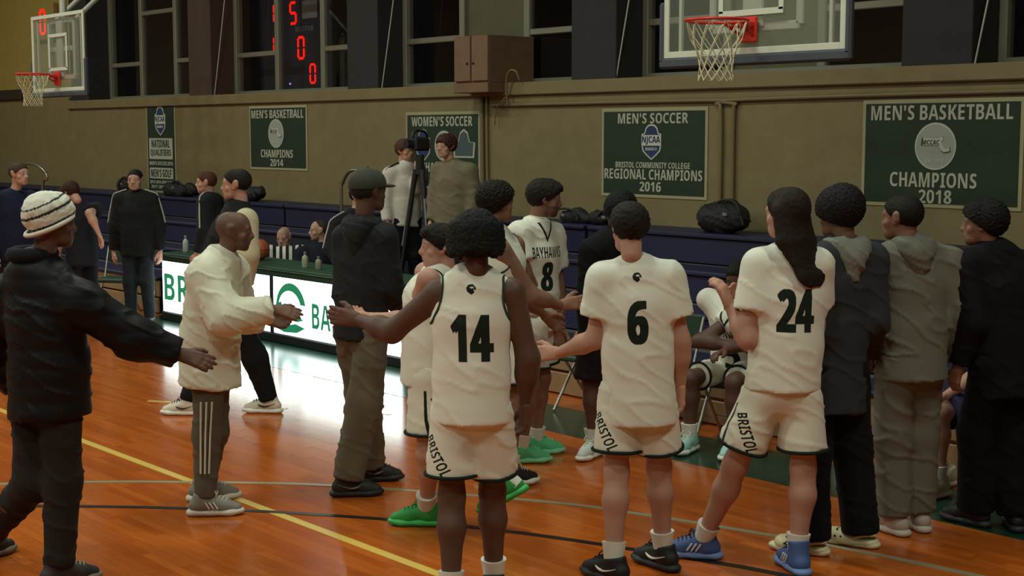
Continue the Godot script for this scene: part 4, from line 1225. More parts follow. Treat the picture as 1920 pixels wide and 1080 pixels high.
# ---------------------------------------------------------------- hair and hats, in the head's own axes
func hair_mesh(style: String) -> ArrayMesh:
	var key := "hair_" + style
	if made.has(key):
		return made[key]
	var cap := [[Vector3(0, 0.03, -0.034), Vector3(0, 0.034, 0.012), 0.09, 0.084, 0, Vector3.RIGHT, 1.08]]
	var line := [Vector3(0, -0.01, 0), Vector3(0, -1, 0.85).normalized()]
	var m: Array
	if style == "crop":
		m = lump(net(cap, 0.007, 110.0, line), 0.003, 60.0)
	elif style == "thick":
		cap[0][2] = 0.1
		cap[0][3] = 0.098
		cap.append([Vector3(-0.04, 0.075, 0.075), Vector3(0.04, 0.08, 0.075), 0.028, 0.028])
		m = lump(net(cap, 0.007, 110.0, [Vector3(0, -0.02, 0), Vector3(0, -1, 0.85).normalized()]), 0.005, 40.0)
	elif style == "curly":
		cap[0][2] = 0.108
		cap[0][3] = 0.102
		m = lump(net(cap, 0.006, 110.0, [Vector3(0, -0.012, 0), Vector3(0, -1, 0.75).normalized()]), 0.009, 75.0)
	elif style == "afro":
		cap[0][0] = Vector3(0, 0.04, -0.03)
		cap[0][2] = 0.117
		cap[0][3] = 0.11
		m = lump(net(cap, 0.006, 110.0, [Vector3(0, -0.035, 0), Vector3(0, -1, 0.4).normalized()]), 0.007, 85.0)
	elif style == "twists":
		cap[0][2] = 0.118
		cap[0][3] = 0.11
		var l := cap.duplicate()
		var rng := RandomNumberGenerator.new()
		rng.seed = 5
		for n in 46:
			var a := lerpf(0.35 * PI, 1.65 * PI, n / 45.0)   # round the sides and the back
			var dir := Vector3(sin(a), 0, cos(a))
			var p := Vector3(0, 0.03 + rng.randf() * 0.04, -0.02) + dir * Vector3(0.1, 0, 0.105)
			var q := p + dir * 0.018 + Vector3(0, -0.08 - rng.randf() * 0.035, 0)
			l.append([p, q, 0.017, 0.01])
		m = lump(net(l, 0.006, 130.0, [Vector3(0, -0.075, 0), Vector3(0, -1, 0.3).normalized()]), 0.006, 70.0)
	elif style == "short_bob":
		cap[0][2] = 0.102
		cap[0][3] = 0.098
		m = lump(net(cap, 0.007, 110.0, [Vector3(0, -0.045, 0), Vector3(0, -1, 0.9).normalized()]), 0.01, 30.0)
	elif style == "long":
		cap[0][2] = 0.097
		cap[0][3] = 0.09
		var l := cap.duplicate()
		for n in 7:
			var x := (n - 3) * 0.028
			l.append([Vector3(x, 0.02, -0.07 + absf(x) * 0.5), Vector3(x * 1.1, -0.13, -0.085 + absf(x) * 0.3), 0.032, 0.03])
			l.append([Vector3(x * 1.1, -0.13, -0.085 + absf(x) * 0.3), Vector3(x * 0.8 - 0.03, -0.30 - 0.02 * (n % 3), -0.115), 0.03, 0.026])
			l.append([Vector3(x * 0.8 - 0.03, -0.30, -0.115), Vector3(x * 0.5 - 0.045, -0.43 - 0.03 * (n % 2), -0.12), 0.026, 0.008])
		m = lump(net(l, 0.008, 110.0, [Vector3(0, -0.01, 0.03), Vector3(0, -0.55, 1.0).normalized()]), 0.003, 30.0)
	elif style == "fringe":
		cap[0][2] = 0.088
		cap[0][3] = 0.08
		m = lump(net(cap, 0.007, 110.0, [Vector3(0, 0.0, -0.035), Vector3(0, -0.6, 0.9).normalized()]), 0.002, 60.0)
	made[key] = net_mesh(m)
	return made[key]

func put_hair(who: Node3D, J: Dictionary, style: String, c: Color) -> void:
	var m := mat(c, 0.75, 0.0, 0.35)
	if style == "cap":
		var dome := net([[Vector3(0, 0.036, -0.03), Vector3(0, 0.036, 0.014), 0.1, 0.094, 0, Vector3.RIGHT, 1.08]], 0.007, 110.0, [Vector3(0, 0.018, 0), Vector3(0, -1, 0.06).normalized()])
		var h := part(who, "cap", net_mesh(dome), mat(c, 0.85), J.head)
		var bill := net([[Vector3(-0.04, 0.03, 0.09), Vector3(0.04, 0.03, 0.09), 0.05, 0.05, 0, Vector3.UP, 5.0], [Vector3(-0.02, 0.026, 0.13), Vector3(0.02, 0.026, 0.13), 0.045, 0.045, 0, Vector3.UP, 5.0]], 0.006, 130.0)
		part(h, "bill", net_mesh(bill), mat(c, 0.85))
		part(h, "button", lathe([[0.0, 0.0], [0.009, 0.0], [0.007, 0.006], [0.0, 0.008]], 10, Vector3(0, 0.135, -0.008)), mat(c, 0.8))
		part(h, "sticker", lathe([[0.0, 0.0], [0.014, 0.0], [0.014, 0.0015], [0.0, 0.0016]], 14, Vector3(0.02, 0.041, 0.135)), mat(rgb(235, 205, 120), 0.25, 0.8))
		part(who, "hair", hair_mesh("crop"), mat(rgb(16, 13, 11), 0.8), J.head)
		return
	if style == "beanie":
		var dome := net([[Vector3(0, 0.045, -0.035), Vector3(0, 0.05, 0.008), 0.107, 0.1, 0, Vector3.RIGHT, 1.06]], 0.0055, 110.0, [Vector3(0, -0.012, -0.02), Vector3(0, -1, 0.42).normalized()])
		dome = lump(dome, 0.005, 18.0)
		var cols := PackedColorArray()
		for p in dome[0]:
			var t: float = p.y - 0.42 * p.z
			var dark := absf(t - 0.012) < 0.005 or absf(t - 0.075) < 0.007 or absf(t - 0.118) < 0.004
			cols.append(Color(0.016, 0.022, 0.015) if dark else Color(0.68, 0.67, 0.57))
		var bm := StandardMaterial3D.new()
		bm.vertex_color_use_as_albedo = true
		bm.roughness = 0.95
		var h := part(who, "beanie", arrays_mesh(dome[0], dome[1], dome[2], null, cols), bm, J.head)
		var cuff := []
		for n in 25:
			var a := TAU * n / 24
			var z := cos(a) * 0.109 - 0.014
			cuff.append(Vector3(sin(a) * 0.098, -0.004 + 0.42 * z, z))
		part(h, "cuff", tube(cuff, 0.011, 8), mat(rgb(208, 205, 188), 0.95))
		part(who, "hair", hair_mesh("crop"), mat(rgb(16, 13, 11), 0.8), J.head)
		return
	part(who, "hair", hair_mesh(style), m, J.head)

# ---------------------------------------------------------------- one person
func prepare(key: String, pose: Dictionary) -> Dictionary:
	var J: Dictionary = pose[key].duplicate()
	J["side"] = (J.sR - J.sL).normalized()
	var up: Vector3 = (J.nk - J.pe).normalized()
	J["front"] = up.cross(J.side).normalized()
	var f: Vector3 = J.hf.normalized()
	var hu := (Vector3.UP - f * f.y).normalized()
	hu = hu.rotated(f, J.roll)
	J["headup"] = hu
	J["head"] = Transform3D(Basis(hu.cross(f), hu, f).scaled(Vector3.ONE * lerpf(1.0, J.k, 0.6)), J.hd)
	return J

# the bound edge of an armhole, laid on the cloth round the shoulder
func armhole(cloth: Array, J: Dictionary, s: String) -> ArrayMesh:
	var k: float = J.k
	var up: Vector3 = up_of(J)
	var out: Vector3 = J.side * (1.0 if s == "R" else -1.0)
	var top: Vector3 = J.nk.lerp(J["s" + s], 0.8)
	var path := []
	for n in 25:
		var a := TAU * n / 24
		var down := (1.0 - cos(a)) * 0.5
		var want: Vector3 = top + up * (0.05 - 0.2 * down) * k + out * (0.0 + 0.035 * down) * k + J.front * sin(a) * 0.085 * k
		var best := 1e9
		var hit := want
		for i in cloth[0].size():
			var d: float = cloth[0][i].distance_squared_to(want)
			if d < best:
				best = d
				hit = cloth[0][i] + cloth[1][i] * 0.003
		path.append(hit)
	var even := []
	for n in 25:
		even.append((path[(n + 23) % 24] + path[n] * 2.0 + path[(n + 1) % 24 if n < 24 else 1]) / 4.0)
	even[24] = even[0]
	return tube(smooth_path(even, 3), 0.006, 6)

func sleeves(l: Array, J: Dictionary, kind: String, grow: float, width := 1.0) -> void:
	var k: float = J.k
	for s in ["L", "R"]:
		var sh: Vector3 = J["s" + s]
		var el: Vector3 = J["e" + s]
		var w: Vector3 = J["w" + s]
		if kind == "short":
			l.append([sh, sh.lerp(el, 0.62), (0.058 * k + grow) * width, (0.056 * k + grow * 1.5) * width, 2])
		elif kind == "long":
			l.append([sh, el, (0.058 * k + grow) * width, (0.05 * k + grow) * width])
			l.append([el, el.lerp(w, 0.97), (0.05 * k + grow) * width, (0.036 * k + grow * 0.8) * width, 2])

func person(key: String, poses_: Dictionary, label: String, o: Dictionary) -> Node3D:
	var J := prepare(key, poses_)
	var k: float = J.k
	var who := thing("person", label, "person", J.at)
	part(who, "body", body_mesh(J, o), skin_mat())
	var cell: float = o.get("cell", 0.012)
	var b: float = o.get("build", 1.0)
	var sh := Vector3(J.at.x, 0, J.at.z) * 3.0
	if o.has("style"):
		put_hair(who, J, o.style, o.get("haircolor", rgb(18, 15, 13)))
	# the upper garment
	var top: Dictionary = o.top
	var grow: float = top.get("grow", 0.018)
	var up: Vector3 = (J.nk - J.pe).normalized()
	var low: float = top.get("low", 0.14)
	var l := torso(J, grow, b, top.get("sleeve", "short") == "none", low)
	if top.get("sleeve", "short") != "none" and not top.has("sleeve_color"):
		sleeves(l, J, top.get("sleeve", "short"), grow, top.get("width", 1.0))
	var cloth := fold(net(l, cell, 60.0, [J.pe - up * low, -up]), top.get("fold", 0.006), top.get("fine", 1.0), sh, top.get("quilt", 0.0))
	var shirt: MeshInstance3D
	if top.has("look"):
		shirt = part(who, top.get("called", "jersey"), printed(cloth, J), top.look)
	else:
		shirt = part(who, top.get("called", "jacket"), net_mesh(cloth), cloth_mat(top.color, top.get("rough", 0.85), top.get("sheen", 0.15)))
	if top.get("sleeve", "short") == "none" and top.has("collar"):
		for s in ["L", "R"]:
			part(shirt, "armhole_binding", armhole(cloth, J, s), cloth_mat(top.collar))
	if top.has("sleeve_color"):
		for s in ["L", "R"]:
			var a := []
			sleeves(a, J, "long", grow + 0.003)
			var mine := a.slice(0, 2) if s == "L" else a.slice(2, 4)
			part(shirt, "sleeve", net_mesh(fold(net(mine, cell, 60.0), 0.006, 1.0, sh)), cloth_mat(top.sleeve_color))
	if top.has("collar"):
		var c: Vector3 = J.nk + up * top.get("collar_up", 0.014) * k
		var r: float = (top.get("collar_r", 0.064)) * k
		var tilt: Vector3 = up
		var x: Vector3 = J.side
		part(shirt, "collar", tube(ring_path(c, r, x, x.cross(tilt).normalized()), top.get("collar_w", 0.008) * k, 8), cloth_mat(top.collar))
	if top.has("hood"):
		var c: Vector3 = J.nk - J.front * 0.06 * k - up * 0.02
		var hb := [
			[c - J.side * 0.085 * k + J.front * 0.05, c - up * 0.05 - J.front * 0.035, 0.042, 0.05],
			[c + J.side * 0.085 * k + J.front * 0.05, c - up * 0.05 - J.front * 0.035, 0.042, 0.05],
			[c - up * 0.03 - J.front * 0.03, c - up * 0.17 - J.front * 0.035, 0.062, 0.03, 0, J.front, 1.25],
			[c + J.side * 0.06, c - up * 0.12 - J.front * 0.035, 0.05, 0.03],
			[c - J.side * 0.06, c - up * 0.12 - J.front * 0.035, 0.05, 0.03],
		]
		part(shirt, "hood", net_mesh(fold(net(hb, 0.011, 60.0), 0.012, 1.6, sh)), cloth_mat(top.hood))
	if top.has("piping"):
		for s in ["L", "R"]:
			var out: Vector3 = J.side * (1.0 if s == "R" else -1.0)
			var path := []
			for n in 9:
				var t := n / 8.0
				var base: Vector3 = J.nk.lerp(J["s" + s], 0.55 + t * 0.5) if t < 0.5 else J["s" + s].lerp(J["e" + s], (t - 0.5) * 1.8)
				var r := (0.058 + grow) * k
				var dirv: Vector3 = (up * (1.0 - t) + out * t + J.front * 0.3).normalized()
				path.append(base + dirv * (r + 0.004))
			part(shirt, "piping", tube(smooth_path(path, 3), 0.009, 6), cloth_mat(top.piping))
	# the lower garment
	var bot: Dictionary = o.bottom
	var bg: float = bot.get("grow", 0.02)
	var lb := [[J.pe, J.pe + up * 0.08, 0.136 * k * b + bg * 0.5, 0.126 * k * b + bg * 0.2, 0, J.front, 1.34], [J.hL.lerp(J.hR, 0.2), J.hR.lerp(J.hL, 0.2), 0.088 * k * b + bg * 0.5, 0.088 * k * b + bg * 0.5]]
	var seam := []
	for s in ["L", "R"]:
		var h: Vector3 = J["h" + s]
		var kn: Vector3 = J["k" + s]
		var an: Vector3 = J["a" + s]
		if bot.kind == "shorts":
			var e := h.lerp(kn, bot.get("reach", 0.78))
			lb.append([h.lerp(kn, 0.1), e, 0.08 * k * b + bg * 0.7, (0.09 * k + bg * 1.0) * bot.get("flare", 1.0), 2])
			seam.append(e)
		else:
			lb.append([h, kn, 0.08 * k * b + bg * 0.8, (0.062 * k + bg * 0.9) * bot.get("knee", 1.0)])
			lb.append([kn, kn.lerp(an, bot.get("reach", 0.96)), (0.062 * k + bg * 0.9) * bot.get("knee", 1.0), (0.047 * k + bg * 0.9) * bot.get("cuff", 1.0), 2])
	var lm := fold(net(lb, cell, 60.0), bot.get("fold", 0.007), bot.get("fine", 1.0), sh + Vector3(9, 0, 0))
	if bot.has("look"):
		var trunks := part(who, "shorts", printed_legs(lm, J), bot.look)
		for n in 2:
			var s: String = ["L", "R"][n]
			var ax: Vector3 = (J["k" + s] - J["h" + s]).normalized()
			var x := ax.cross(Vector3.FORWARD).normalized()
			var r: float = (0.09 * k + bg * 1.0) * bot.get("flare", 1.0) + 0.003
			part(trunks, "hem_binding", tube(ring_path(seam[n] - ax * 0.004, r, x, ax.cross(x).normalized()), 0.009, 8), cloth_mat(rgb(26, 36, 28)))
	else:
		var trousers := part(who, bot.get("called", "trousers"), net_mesh(lm), cloth_mat(bot.color, bot.get("rough", 0.88)))
		if bot.has("stripes"):
			for n in 3:
				for s in ["L", "R"]:
					var out: Vector3 = J.rd * (1.0 if s == "R" else -1.0)
					var path := []
					for q in 11:
						var t := q / 10.0
						var c: Vector3 = J["h" + s].lerp(J["k" + s], 0.4 + t) if t < 0.6 else J["k" + s].lerp(J["a" + s], (t - 0.6) * 1.4)
						var r: float = lerpf(0.088, 0.058, t) * k + bg
						path.append(c + (out + J.fd * (0.32 - 0.3 * n)).normalized() * (r + 0.003))
					part(trousers, "side_stripe", tube(smooth_path(path, 3), 0.006, 6), cloth_mat(bot.stripes))
	for s in ["L", "R"]:
		shoe(who, J, s, o.shoe)
		if o.has("sock"):
			var an: Vector3 = J["a" + s]
			var d: Vector3 = (J["k" + s] - an).normalized()
			part(who, "sock", tube([an - d * 0.03, an + d * 0.02, an + d * 0.07, an + d * 0.11], [0.046, 0.049, 0.055, 0.062], 16), cloth_mat(o.sock))
	return who
# ---------------------------------------------------------------- shapes
func tri(st: SurfaceTool, a: Vector3, b: Vector3, c: Vector3, away: Vector3) -> void:
	if (b - a).cross(c - a).dot(away) > 0.0:
		st.add_vertex(a)
		st.add_vertex(c)
		st.add_vertex(b)
	else:
		st.add_vertex(a)
		st.add_vertex(b)
		st.add_vertex(c)

func start() -> SurfaceTool:
	var st := SurfaceTool.new()
	st.begin(Mesh.PRIMITIVE_TRIANGLES)
	st.set_smooth_group(-1)
	return st

func done(st: SurfaceTool) -> ArrayMesh:
	st.generate_normals()
	return st.commit()

func add_box(st: SurfaceTool, mid: Vector3, size: Vector3, c := 0.006, turn := Basis()) -> void:
	var h := size * 0.5
	c = minf(c, minf(h.x, minf(h.y, h.z)) * 0.6)
	var v := {}
	for sx in [-1, 1]:
		for sy in [-1, 1]:
			for sz in [-1, 1]:
				var s := Vector3(sx, sy, sz)
				for ax in 3:
					var p := s * (h - Vector3(c, c, c))
					p[ax] = s[ax] * h[ax]
					v[[sx, sy, sz, ax]] = p
	var put := func(l: Array):
		var away := Vector3.ZERO
		for p in l:
			away += p
		for n in range(1, l.size() - 1):
			tri(st, mid + turn * l[0], mid + turn * l[n], mid + turn * l[n + 1], turn * away)
	for ax in 3:
		var b := (ax + 1) % 3
		var d := (ax + 2) % 3
		for s in [-1, 1]:
			var l := []
			for q in [[-1, -1], [1, -1], [1, 1], [-1, 1]]:
				var k := [0, 0, 0]
				k[ax] = s
				k[b] = q[0]
				k[d] = q[1]
				l.append(v[[k[0], k[1], k[2], ax]])
			put.call(l)
		for q in [[-1, -1], [1, -1], [1, 1], [-1, 1]]:
			var k0 := [0, 0, 0]
			k0[b] = q[0]
			k0[d] = q[1]
			k0[ax] = -1
			var k1 := k0.duplicate()
			k1[ax] = 1
			put.call([v[[k0[0], k0[1], k0[2], b]], v[[k1[0], k1[1], k1[2], b]], v[[k1[0], k1[1], k1[2], d]], v[[k0[0], k0[1], k0[2], d]]])
	for sx in [-1, 1]:
		for sy in [-1, 1]:
			for sz in [-1, 1]:
				put.call([v[[sx, sy, sz, 0]], v[[sx, sy, sz, 1]], v[[sx, sy, sz, 2]]])

func box(mid: Vector3, size: Vector3, c := 0.006) -> ArrayMesh:
	var st := start()
	add_box(st, mid, size, c)
	return done(st)

# a box between two corners
func slab(a: Vector3, b: Vector3, c := 0.004) -> ArrayMesh:
	return box((a + b) * 0.5, (b - a).abs(), c)

func smooth_path(pts: Array, per := 6) -> Array:
	var out := []
	for n in pts.size() - 1:
		var p0: Vector3 = pts[maxi(n - 1, 0)]
		var p1: Vector3 = pts[n]
		var p2: Vector3 = pts[n + 1]
		var p3: Vector3 = pts[mini(n + 2, pts.size() - 1)]
		for s in per:
			out.append(p1.cubic_interpolate(p2, p0, p3, float(s) / per))
	out.append(pts[-1])
	return out

func add_tube(st: SurfaceTool, path: Array, radii, sides := 8) -> void:
	var rings := []
	var side := Vector3.ZERO
	for n in path.size():
		var p: Vector3 = path[n]
		var d: Vector3 = (path[mini(n + 1, path.size() - 1)] - path[maxi(n - 1, 0)]).normalized()
		if side == Vector3.ZERO:
			side = d.cross(Vector3.UP if absf(d.y) < 0.9 else Vector3.RIGHT)
		side = (side - d * side.dot(d)).normalized()
		var up := d.cross(side)
		var r: float = radii if radii is float else radii[n]
		var ring := []
		for s in sides:
			var a := TAU * s / sides
			ring.append([p + (side * cos(a) + up * sin(a)) * r, side * cos(a) + up * sin(a)])
		rings.append(ring)
	st.set_smooth_group(1)
	for n in rings.size() - 1:
		for s in sides:
			var a = rings[n][s]
			var b = rings[n][(s + 1) % sides]
			var c = rings[n + 1][s]
			var d = rings[n + 1][(s + 1) % sides]
			tri(st, a[0], b[0], d[0], a[1] + b[1])
			tri(st, a[0], d[0], c[0], a[1] + b[1])
	st.set_smooth_group(-1)
	for e in [0, rings.size() - 1]:
		var away: Vector3 = (path[0] - path[1]) if e == 0 else (path[-1] - path[-2])
		for s in range(1, sides - 1):
			tri(st, rings[e][0][0], rings[e][s][0], rings[e][s + 1][0], away)

func tube(path: Array, radii, sides := 8) -> ArrayMesh:
	var st := start()
	add_tube(st, path, radii, sides)
	return done(st)

func ring_path(mid: Vector3, r: float, x: Vector3, y: Vector3, n := 28) -> Array:
	var l := []
	for i in n + 1:
		var a := TAU * i / n
		l.append(mid + (x * cos(a) + y * sin(a)) * r)
	return l

# profile: [radius, height] pairs turned about y
func lathe(profile: Array, sides := 16, at := Vector3.ZERO) -> ArrayMesh:
	var st := start()
	st.set_smooth_group(1)
	for n in profile.size() - 1:
		var p = profile[n]
		var q = profile[n + 1]
		for s in sides:
			var a := TAU * s / sides
			var b := TAU * (s + 1) / sides
			var va := Vector3(cos(a), 0, sin(a))
			var vb := Vector3(cos(b), 0, sin(b))
			var h := Vector3(0, p[1], 0)
			var g := Vector3(0, q[1], 0)
			var slope := Vector3(0, p[0] - q[0], 0)
			var away := (va + vb) * 0.5 * maxf(absf(q[1] - p[1]), 1e-5) + slope * (1.0 if q[1] >= p[1] else -1.0)
			if q[1] < p[1]:
				away = -away if absf(q[1] - p[1]) < 1e-6 else away
			tri(st, at + va * p[0] + h, at + vb * p[0] + h, at + vb * q[0] + g, away)
			tri(st, at + va * p[0] + h, at + vb * q[0] + g, at + va * q[0] + g, away)
	return done(st)

# a flat outline in x and y given a thickness towards z
func plate(outline: PackedVector2Array, depth: float, z := 0.0) -> ArrayMesh:
	var st := start()
	var t := Geometry2D.triangulate_polygon(outline)
	for n in range(0, t.size(), 3):
		var a := outline[t[n]]
		var b := outline[t[n + 1]]
		var c := outline[t[n + 2]]
		tri(st, Vector3(a.x, a.y, z + depth), Vector3(b.x, b.y, z + depth), Vector3(c.x, c.y, z + depth), Vector3.BACK)
		tri(st, Vector3(a.x, a.y, z), Vector3(b.x, b.y, z), Vector3(c.x, c.y, z), Vector3.FORWARD)
	var ccw := not Geometry2D.is_polygon_clockwise(outline)
	for n in outline.size():
		var a := outline[n]
		var b := outline[(n + 1) % outline.size()]
		var d := b - a
		var away := Vector3(d.y, -d.x, 0) * (1.0 if ccw else -1.0)
		tri(st, Vector3(a.x, a.y, z), Vector3(b.x, b.y, z), Vector3(b.x, b.y, z + depth), away)
		tri(st, Vector3(a.x, a.y, z), Vector3(b.x, b.y, z + depth), Vector3(a.x, a.y, z + depth), away)
	return done(st)

# a painted stripe of real thickness along a path on the floor
func stripe(path: Array, width: float, y: float) -> ArrayMesh:
	var st := start()
	for n in path.size() - 1:
		var l := []
		for m in [n, n + 1]:
			var d: Vector3 = path[mini(m + 1, path.size() - 1)] - path[maxi(m - 1, 0)]
			var s := Vector3(-d.z, 0, d.x).normalized() * width * 0.5
			l.append([path[m] - s, path[m] + s])
		var up := Vector3(0, y, 0)
		tri(st, l[0][0] + up, l[0][1] + up, l[1][1] + up, Vector3.UP)
		tri(st, l[0][0] + up, l[1][1] + up, l[1][0] + up, Vector3.UP)
		for e in 2:
			var out: Vector3 = l[0][e] - l[0][1 - e]
			tri(st, l[0][e], l[1][e], l[1][e] + up, out)
			tri(st, l[0][e], l[1][e] + up, l[0][e] + up, out)
	return done(st)

# ---------------------------------------------------------------- materials
var made := {}
func mat(c: Color, rough := 0.8, metal := 0.0, spec := 0.5) -> StandardMaterial3D:
	var key := [c, rough, metal, spec]
	if not made.has(key):
		var m := StandardMaterial3D.new()
		m.albedo_color = c
		m.roughness = rough
		m.metallic = metal
		m.metallic_specular = spec
		made[key] = m
	return made[key]

func rgb(r: float, g: float, b: float) -> Color:
	return Color(r / 255.0, g / 255.0, b / 255.0)

# ---------------------------------------------------------------- things and parts
var taken := {}
func numbered(called: String) -> String:
	taken[called] = taken.get(called, -1) + 1
	return called if taken[called] == 0 else "%s_%03d" % [called, taken[called]]

func thing(called: String, label: String, category: String, at := Vector3.ZERO, group := "") -> Node3D:
	var o := Node3D.new()
	o.name = numbered(called)
	add_child(o)
	o.position = at
	tag(o, label, category, group)
	return o

func tag(o: Node, label: String, category: String, group := "") -> void:
	o.set_meta("label", label)
	o.set_meta("category", category)
	if group:
		o.set_meta("group", group)

func part(parent: Node, called: String, m: Mesh, look: Material, where := Transform3D(), label := "") -> MeshInstance3D:
	var o := MeshInstance3D.new()
	o.name = called
	o.mesh = m
	o.material_override = look
	o.transform = where
	parent.add_child(o, true)
	if label:
		o.set_meta("label", label)
	return o

func setting(called: String, m: Mesh, look: Material) -> MeshInstance3D:
	var o := part(self, called, m, look)
	o.set_meta("kind", "structure")
	o.set_meta("label", called.replace("_", " ") + " of the gymnasium")
	return o

# ---------------------------------------------------------------- lettering
var bold: SystemFont
var words := {}
func text_mesh(t: String, depth := 0.004) -> TextMesh:
	var key := t + str(depth)
	if not words.has(key):
		var m := TextMesh.new()
		m.font = bold
		m.text = t
		m.font_size = 48
		m.pixel_size = 0.01
		m.depth = depth
		words[key] = m
	return words[key]

# one line of letters, centred at a spot on a flat thing, fitted into a width and a height
func letters(parent: Node, t: String, mid: Vector3, width: float, height: float, look: Material, turn := Basis(), called := "lettering") -> void:
	var m := text_mesh(t)
	var b := m.get_aabb()
	var s := Vector3(width / b.size.x, height / b.size.y, 1.0)
	part(parent, called, m, look, Transform3D(turn * Basis.from_scale(s), mid - turn * (b.get_center() * s * Vector3(1, 1, 0))))

# the same letters printed into a picture, x0..x1 and y0..y1 in pixels
func print_text(im: Image, t: String, r: Rect2, c: Color, turned := 0, spin := 0.0) -> void:
	var m := text_mesh(t, 0.0)
	var b := m.get_aabb()
	var arr := m.get_mesh_arrays()
	var v: PackedVector3Array = arr[Mesh.ARRAY_VERTEX]
	var ix = arr[Mesh.ARRAY_INDEX]
	var n: int = ix.size() if ix != null else v.size()
	var pts := PackedVector2Array()
	for p in v:
		var q := Vector2((p.x - b.position.x) / b.size.x, 1.0 - (p.y - b.position.y) / b.size.y)
		if turned == 1:
			q = Vector2(1.0 - q.y, q.x)
		elif turned == 2:
			q = Vector2(q.y, 1.0 - q.x)
		pts.append(r.get_center() + ((q - Vector2(0.5, 0.5)) * r.size).rotated(spin))
	for f in range(0, n, 3):
		var p0 := pts[ix[f] if ix != null else f]
		var p1 := pts[ix[f + 1] if ix != null else f + 1]
		var p2 := pts[ix[f + 2] if ix != null else f + 2]
		fill_tri(im, p0, p1, p2, c)

func fill_tri(im: Image, a: Vector2, b: Vector2, c: Vector2, col: Color) -> void:
	var lo := a.min(b).min(c).floor()
	var hi := a.max(b).max(c).ceil()
	var area := (b - a).cross(c - a)
	if absf(area) < 1e-6:
		return
	for y in range(maxi(0, int(lo.y)), mini(im.get_height(), int(hi.y) + 1)):
		for x in range(maxi(0, int(lo.x)), mini(im.get_width(), int(hi.x) + 1)):
			var p := Vector2(x + 0.5, y + 0.5)
			var u := (b - a).cross(p - a) / area
			var v := (c - b).cross(p - b) / area
			var w := (a - c).cross(p - c) / area
			if u >= -0.01 and v >= -0.01 and w >= -0.01:
				im.set_pixel(x, y, col)

func fill_poly(im: Image, pts: PackedVector2Array, col: Color) -> void:
	var t := Geometry2D.triangulate_polygon(pts)
	for n in range(0, t.size(), 3):
		fill_tri(im, pts[t[n]], pts[t[n + 1]], pts[t[n + 2]], col)

func picture(im: Image) -> ImageTexture:
	return ImageTexture.create_from_image(im)
# ---------------------------------------------------------------- surface nets over tapered bones
# bone: [a, b, radius_a, radius_b, flags, flat_axis, flat_factor]  flags: 1 = cut flat at a, 2 = cut flat at b
func net(bones: Array, cell: float, k: float, hem = null, lump = null) -> Array:
	var band := clampf(cell * 3.5, 0.012, 0.045)
	var lo := Vector3(1e9, 1e9, 1e9)
	var hi := -lo
	for b in bones:
		var a0: Vector3 = b[0]
		var b0: Vector3 = b[1]
		var r: float = maxf(b[2], b[3]) + band
		lo = lo.min(a0 - Vector3(r, r, r)).min(b0 - Vector3(r, r, r))
		hi = hi.max(a0 + Vector3(r, r, r)).max(b0 + Vector3(r, r, r))
	lo -= Vector3.ONE * cell
	var nx := int((hi.x - lo.x) / cell) + 3
	var ny := int((hi.y - lo.y) / cell) + 3
	var nz := int((hi.z - lo.z) / cell) + 3
	var sy := nx
	var sz := nx * ny
	var field := PackedFloat32Array()
	field.resize(nx * ny * nz)
	for b in bones:
		var a: Vector3 = b[0]
		var e: Vector3 = b[1]
		var ra: float = b[2]
		var rb: float = b[3]
		var flags: int = b[4] if b.size() > 4 else 0
		var q: Vector3 = b[5] if b.size() > 5 else Vector3.ZERO
		var qm: float = b[6] - 1.0 if b.size() > 6 else 0.0
		var ax := e - a
		var ln := maxf(ax.length(), 1e-5)
		var u := ax / ln
		var dr := (rb - ra) / ln
		var rr := maxf(ra, rb) + band
		var l := ((a.min(e) - Vector3(rr, rr, rr)) - lo) / cell
		var h := ((a.max(e) + Vector3(rr, rr, rr)) - lo) / cell
		var x0 := maxi(0, int(l.x))
		var x1 := mini(nx - 1, int(h.x) + 1)
		var y0 := maxi(0, int(l.y))
		var y1 := mini(ny - 1, int(h.y) + 1)
		var z0 := maxi(0, int(l.z))
		var z1 := mini(nz - 1, int(h.z) + 1)
		var has_hem: bool = hem != null
		var hp: Vector3 = hem[0] if has_hem else Vector3.ZERO
		var hn: Vector3 = hem[1] if has_hem else Vector3.ZERO
		for z in range(z0, z1):
			for y in range(y0, y1):
				var p := Vector3(lo.x + x0 * cell, lo.y + y * cell, lo.z + z * cell) - a
				# closest approach of the row to the bone's axis: skip rows that stay away
				var i := z * sz + y * sy + x0
				for x in range(x0, x1):
					var t := p.dot(u)
					var tc := clampf(t, 0.0, ln)
					var w := p - u * tc
					if qm != 0.0:
						w += q * (w.dot(q) * qm)
					var d := w.length() - ra - dr * tc
					if d < band:
						if flags & 1:
							d = maxf(d, -t)
						if flags & 2:
							d = maxf(d, t - ln)
						if has_hem:
							d = maxf(d, (p + a - hp).dot(hn))
						field[i] += exp(-k * maxf(d, -0.12))
					i += 1
					p.x += cell
	return extract(field, nx, ny, nz, lo, cell, k)

